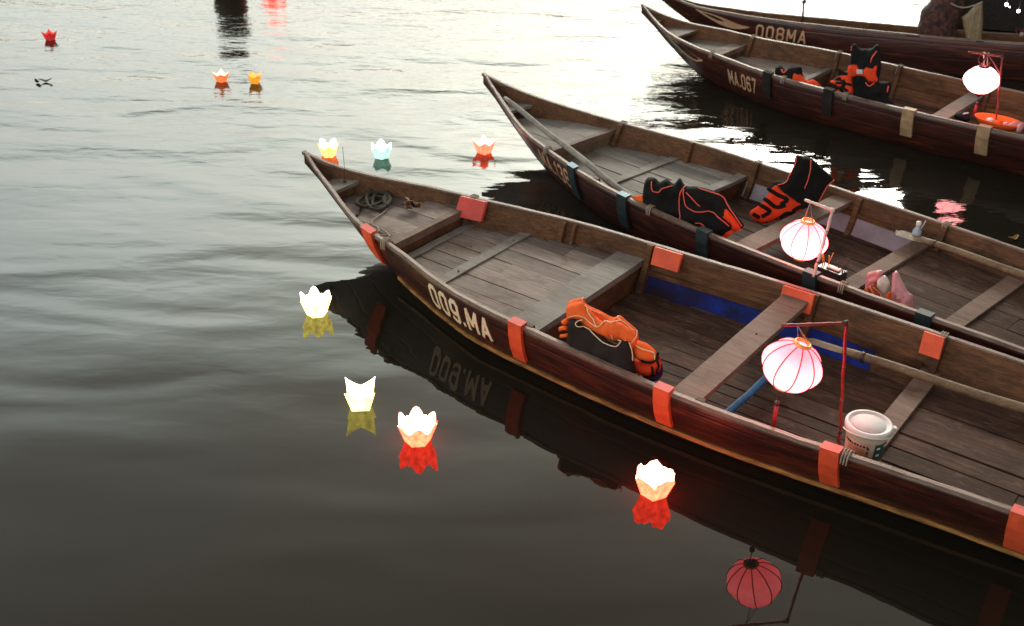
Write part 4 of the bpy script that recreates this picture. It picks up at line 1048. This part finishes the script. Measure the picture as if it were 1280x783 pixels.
# ------------------------------------------------------------------ bucket
rt = empty('bucket', b1.world(3.69, -.39, .142), R(-10), 'white lidded plastic paint bucket with a green and pink label', 'bucket')
def cyl_patch(bm, r0, r1, z0, z1, a0, a1, off, mi=0, n=12):
    prev = None
    for i in range(n + 1):
        a = a0 + (a1 - a0) * i / n; f0 = r0 + off; f1 = r1 + off
        row = [bm.verts.new((f0 * math.cos(a), f0 * math.sin(a), z0)), bm.verts.new((f1 * math.cos(a), f1 * math.sin(a), z1))]
        if prev: bm.faces.new((prev[0], row[0], row[1], prev[1])).material_index = mi
        prev = row
BR = lambda z: .072 + .08 * z
bm = bmesh.new(); lathe(bm, [(.001, 0), (.070, 0), (.072, .005), (BR(.19), .19), (BR(.20) + .004, .195), (BR(.2) + .004, .20)], 40); link('pail', bm, M['cream_plastic'], rt, smooth=True)
bm = bmesh.new(); lathe(bm, [(BR(.2) - .002, .186), (BR(.2) + .009, .186), (BR(.2) + .010, .206), (BR(.2) + .006, .213), (BR(.2) - .004, .213), (BR(.2) - .008, .207), (BR(.2) - .016, .205), (.001, .206)], 40); link('lid', bm, M['white_plastic'], rt, smooth=True); lid_ = C.objects[-1]
bm = bmesh.new(); lathe(bm, [(BR(.2) - .018, .2065), (BR(.2) - .019, .2085), (.001, .2085)], 36); link('lid_disc', bm, plain('dusty lid centre', (.60, .56, .54), .7, .12, 12), lid_)
bm = bmesh.new(); box(bm, .088, .116, -.014, .012, .190, .197); bmesh.ops.bevel(bm, geom=bm.edges[:], offset=.003, segments=2, affect='EDGES'); bmesh.ops.rotate(bm, verts=bm.verts, matrix=Matrix.Rotation(R(8), 3, 'Z')); link('tab', bm, M['white_plastic'], lid_)
bm = bmesh.new(); pts = []
for i in range(25):
    a = R(185) + R(160) * i / 24; pts.append((.100 * math.cos(a), .100 * math.sin(a), .178 + .022 * math.sin(math.pi * i / 24)))
tube(bm, pts, .0035, 7); link('handle', bm, M['cream_plastic'], rt)
def ang(d): return R(d)
bm = bmesh.new()
cyl_patch(bm, BR(.02), BR(.155), .02, .155, ang(-70), ang(-8), .0012, 0)
cyl_patch(bm, BR(.03), BR(.062), .03, .062, ang(-50), ang(-30), .0022, 1); cyl_patch(bm, BR(.035), BR(.066), .035, .066, ang(-30), ang(-16), .0022, 2)
for k, (a, z) in enumerate(((-64, .13), (-40, .135), (-24, .13), (-62, .095))): cyl_patch(bm, BR(z), BR(z + .010), z, z + .010, ang(a), ang(a + 11), .0022, 3)
link('label', bm, [M['label_green'], M['yellow'], M['red'], M['white']], rt, normals=False)
bm = bmesh.new(); cyl_patch(bm, BR(.02), BR(.16), .02, .16, ang(-170), ang(-84), .0012, 0); cyl_patch(bm, BR(.02), BR(.075), .02, .075, ang(-170), ang(-128), .0020, 1)
rnd = random.Random(5)
for k in range(9): a = -164 + k * 8.6; cyl_patch(bm, BR(.138), BR(.147), .138, .138 + .008 + .003 * rnd.random(), ang(a), ang(a + rnd.uniform(4, 7)), .0022, 2, 3)
for k in range(5): z = .04 + k * .022; cyl_patch(bm, BR(z), BR(z + .014), z, z + .014, ang(-92), ang(-87), .0022, 2, 2)
for k in range(4): z = .085 + k * .012; cyl_patch(bm, BR(z), BR(z + .005), z, z + .005, ang(-150), ang(-100), .0022, 3, 6)
link('label', bm, [M['label_pink'], M['label_magenta'], M['ink'], M['snack_gold']], rt, normals=False)

# ------------------------------------------------------------------ small things on the second and third boats
rt = empty('pencil_box', ground(1037, 351, .17), b2.a, 'black open box of sticks and candles on the near rail of the second boat', 'box')
bm = bmesh.new(); box(bm, -.075, .075, -.04, .04, 0, .075); bmesh.ops.bevel(bm, geom=bm.edges[:], offset=.004, segments=2, affect='EDGES'); link('case', bm, M['black_plastic'], rt)
bm = bmesh.new(); box(bm, -.03, .05, -.012, .014, .076, .086); bmesh.ops.bevel(bm, geom=bm.edges[:], offset=.002, segments=1, affect='EDGES'); link('white_candle', bm, M['wax'], rt)
rnd = random.Random(4)
for k in range(8):
    x = -.065 + .012 * k if k < 4 else .035 + .01 * (k - 4); bm = bmesh.new()
    tube(bm, [(x, .02, .06), (x + rnd.uniform(-.02, .02), .02 + rnd.uniform(-.02, .02), .12 + rnd.uniform(0, .04))], .003, 6); link('stick', bm, M['snack_gold'] if k < 4 else M['pole_dark'], rt)
rt = empty('water_bottle', ground(1144, 300, .19), .4, 'small clear bottle with a white cap beside the oar in the second boat', 'bottle')
bm = bmesh.new(); lathe(bm, [(.001, 0), (.024, 0), (.026, .01), (.026, .06), (.012, .085), (.011, .10)], 18); link('flask', bm, M['bottle'], rt, smooth=True)
bm = bmesh.new(); lathe(bm, [(.014, .092), (.015, .094), (.015, .115), (.0005, .116)], 16); link('cap', bm, M['white_plastic'], rt)
bm = bmesh.new(); tube(bm, [(.02, 0, .06), (.05, .01, .09), (.06, .012, .11)], .003, 6); link('straw', bm, M['white_plastic'], rt)
rt = empty('orange_tray', ground(1247, 158, .26), b3.a, 'shallow orange plastic tray behind the rail of boat MA.067', 'tray')
bm = bmesh.new(); rg = lathe(bm, [(.001, 0), (.10, .0), (.14, .05), (.148, .052), (.146, .045), (.105, -.005), (.001, -.005)], 28); bmesh.ops.scale(bm, verts=bm.verts, vec=(1.2, .7, 1)); link('dish', bm, M['orange'], rt, smooth=True)
for k in range(3):
    bm = bmesh.new(); bmesh.ops.create_icosphere(bm, subdivisions=2, radius=.03, matrix=Matrix.Translation((-.06 + k * .06, .0, .03)) @ Matrix.Scale(.6, 4, (0, 0, 1))); link('packet', bm, [M['white_plastic'], M['orange'], M['pinkfilm']][k], rt, smooth=True)
for k, (px, py) in enumerate(((1268, 157), (1276, 160))):
    bm = bmesh.new(); tube(bm, [(-.05, 0, 0), (0, .005, .004), (.05, .0, 0)], .022, 10, radii=[.014, .024, .016]); o = link('paper_roll', bm, M['pinkfilm'], smooth=True); o.location = ground(px, py, .30); o.rotation_euler = (0, R(-20), b3.a + k + .6)
    tag(o, ['pink wrapped roll next to the orange tray', 'pink wrapped roll at the frame edge, right of its twin'][k], 'paper roll')
rt = empty('small_bag', ground(1204, 146, .22), 0, 'dark little bag with a pale clip by the thwart of boat MA.067', 'bag')
bm = bmesh.new(); bmesh.ops.create_icosphere(bm, subdivisions=3, radius=.06)
for v in bm.verts: v.co *= 1 + .25 * noise.noise(v.co * 25); v.co.z *= .6
link('pouch', bm, M['black'], rt, smooth=True); bm = bmesh.new(); tube(bm, [(-.02, -.03, .03), (.02, -.03, .04)], .006, 6); link('clip', bm, M['white_plastic'], rt)
rt = empty('red_ribbon', b4.world(3.3, -.1, .36), 0, 'small knot of red ribbon beside the dark canopy', 'ribbon')
bm = bmesh.new()
for k in range(4): tube(bm, smoothline([(0, 0, 0), (.04 * math.cos(k), .02, .05), (.06 * math.cos(k + .5), 0, .02), (0, 0, 0)], 5), .009, 6, flat=.4)
link('bow', bm, M['crimson'], rt)
bm = bmesh.new(); bmesh.ops.create_icosphere(bm, subdivisions=2, radius=.022); link('knot', bm, M['cord'], rt)

# ------------------------------------------------------------------ floating paper lanterns
def lotus(px, py, size, mat, petals, rz, label, seed, cup=.0, style='petal', height=1.0, wick=True):
    P = ground(px, py); rt = empty('floating_lantern', P, rz, label, 'lantern', 'paper lanterns floating on the water')
    rnd = random.Random(seed); s = size
    r0, r1 = s * .31, s * .47; hh = s * .45 * height; hp = s * .21 * height
    bm = bmesh.new(); n = petals; sub = 9
    # folded paper cup: flat walls that flare, each wall's rim cut to a point (or the corners drawn up into points)
    for k in range(n):
        a0 = 2 * math.pi * k / n; a1 = 2 * math.pi * (k + 1) / n; kk = rnd.uniform(.7, 1.2); lean = rnd.uniform(.0, .10) * s
        c0, c1 = Vector((math.cos(a0), math.sin(a0), 0)), Vector((math.cos(a1), math.sin(a1), 0)); rows = []
        tops = []
        for j in range(sub):
            f_ = abs(j / (sub - 1) * 2 - 1)
            if style == 'corner': tp = hh * .92 + hp * 1.0 * f_ ** 1.3
            elif style == 'torn': tp = hh + hp * kk * (.45 + .5 * (1 - f_)) + hp * .28 * rnd.uniform(-1, 1)
            else: tp = hh + hp * kk * (1.15 * max(0, 1 - f_ * 1.7) ** .9 + .38 * (math.sin(math.pi * min(1, f_ * 1.25))) ** 2)
            tops.append(tp)
        m_ = (tops[0] + tops[-1]) / 2; tops[0] = tops[-1] = hh + (hp * .95 if style == 'corner' else .12 * hp)
        for i in range(8):
            t = i / 7; row = []
            for j in range(sub):
                f_ = j / (sub - 1) * 2 - 1; z = tops[j] * t; q_ = z / hh
                r = r0 + (r1 - r0) * min(1.0, q_) + max(0, q_ - 1) * (s * .16) * (1 - .0 * abs(f_)) + lean * max(0, q_ - .6) * (1 - abs(f_))
                d_ = (c0 + c1) / 2 + (c1 - c0) / 2 * f_
                fold = .012 * s * noise.noise(Vector((k * 3.1 + f_ * 2, z / s * 5, seed))) * (1 - abs(f_))
                row.append(bm.verts.new(d_ * (r + fold) + Vector((0, 0, z))))
            rows.append(row)
        for A, B in zip(rows, rows[1:]):
            for j in range(sub - 1):
                bm.faces.new((A[j], A[j + 1], B[j + 1], B[j]))
    bmesh.ops.remove_doubles(bm, verts=bm.verts, dist=s * .004)
    # outward normals so that the inside of the paper is its back face
    bm.normal_update()
    for f in bm.faces:
        c_ = f.calc_center_median()
        if f.normal.dot(Vector((c_.x, c_.y, 0))) < 0: f.normal_flip()
    link('paper_petals', bm, mat, rt, normals=False)
    bm = bmesh.new(); lathe(bm, [(r0 * .2, .004), (r0 * .90, .004), (r0 * .92, -.006), (r0 * .2, -.006)], n); link('float_base', bm, mat, rt)
    if wick:
        bm = bmesh.new(); lathe(bm, [(.0005, .006), (.016, .006), (.016, .030), (.0005, .031)], 14); ca = link('candle', bm, M['wax'], rt)
        bm = bmesh.new(); lathe(bm, [(.0005, .032), (.005, .038), (.004, .050), (.0005, .062)], 10); link('flame', bm, M['flame'], ca, smooth=True)
    return rt
lotus(396, 392, .172, M['paper_lemon'], 6, .3, 'pale lemon lit paper lantern floating at the bow shadow of boat 009.MA', 1)
lotus(451, 508, .185, M['paper_olive'], 4, .9, 'greenish square lit paper lantern with two tall corners, left of a red one', 2, style='corner')
lotus(522, 551, .185, M['paper_red'], 6, .15, 'red based lit paper lantern in open grey water beside the greenish square one', 3)
lotus(817, 617, .180, M['paper_red'], 5, .8, 'brightest red based paper lantern, crumpled, on the edge of the near boat reflection', 4, style='torn')
lotus(411, 195, .155, M['paper_orange'], 5, .5, 'orange lit paper lantern floating just behind the bow tip of boat 009.MA', 5)
lotus(477, 197, .155, M['paper_green'], 5, 1.1, 'mint green lit paper lantern floating between the orange and the red one', 6)
lotus(605, 191, .165, M['paper_coral'], 4, .1, 'coral red lit paper lantern floating below the bow of the second boat', 7, style='corner')
lotus(277, 102, .135, M['paper_tangerine'], 4, .2, 'tangerine paper lantern floating left beside the amber one', 8, style='corner')
lotus(319, 104, .135, M['paper_amber'], 4, .75, 'amber yellow unlit looking paper lantern right beside the tangerine one', 9, style='corner', wick=False)
lotus(63, 50, .13, M['paper_crimson'], 4, .4, 'dark red paper lantern floating alone at the far upper left', 10, style='corner', wick=False)
# floating leaves
for i, (px, py, rz, L_, mt_, lb) in enumerate(((57, 103, .2, .11, 'leafdark', 'dark curled leaf floating at upper left, right of its pair'), (47, 104, 2.4, .08, 'leafdark', 'smaller dark leaf floating at upper left, left of its pair'), (1266, 300, .5, .09, 'leafgold', 'yellow leaf floating beyond the rail of the second boat'))):
    bm = bmesh.new(); leaf_mesh(bm, Vector((0, 0, .006)), L_, L_ * .2, 0, .02, 0); bmesh.ops.solidify(bm, geom=bm.faces[:], thickness=.002)
    o = link('floating_leaf', bm, M[mt_]); o.location = ground(px, py); o.rotation_euler = (0, 0, rz); tag(o, lb, 'leaf', 'leaves on the water')
# mooring post beyond the top of the frame: its dark reflection reaches into the picture
P = ground(287, -14)
rt = empty('mooring_post', P, 0, 'dark thick mooring post seen as a broken reflection at the upper left', 'post')
bm = bmesh.new(); tube(bm, [(0, 0, -.3), (0, 0, .3), (.01, 0, .62)], .17, 14, radii=[.18, .17, .13]); link('timber', bm, M['pole_dark'], rt, smooth=True)
bm = bmesh.new(); lathe(bm, [(.18, .42), (.19, .44), (.18, .47), (.165, .47)], 20); link('rope_collar', bm, M['rope'], rt)
lotus(342, -16, .30, M['paper_coral'], 5, .4, 'orange lit lantern beyond the frame, seen only as a glint at the top left', 21)
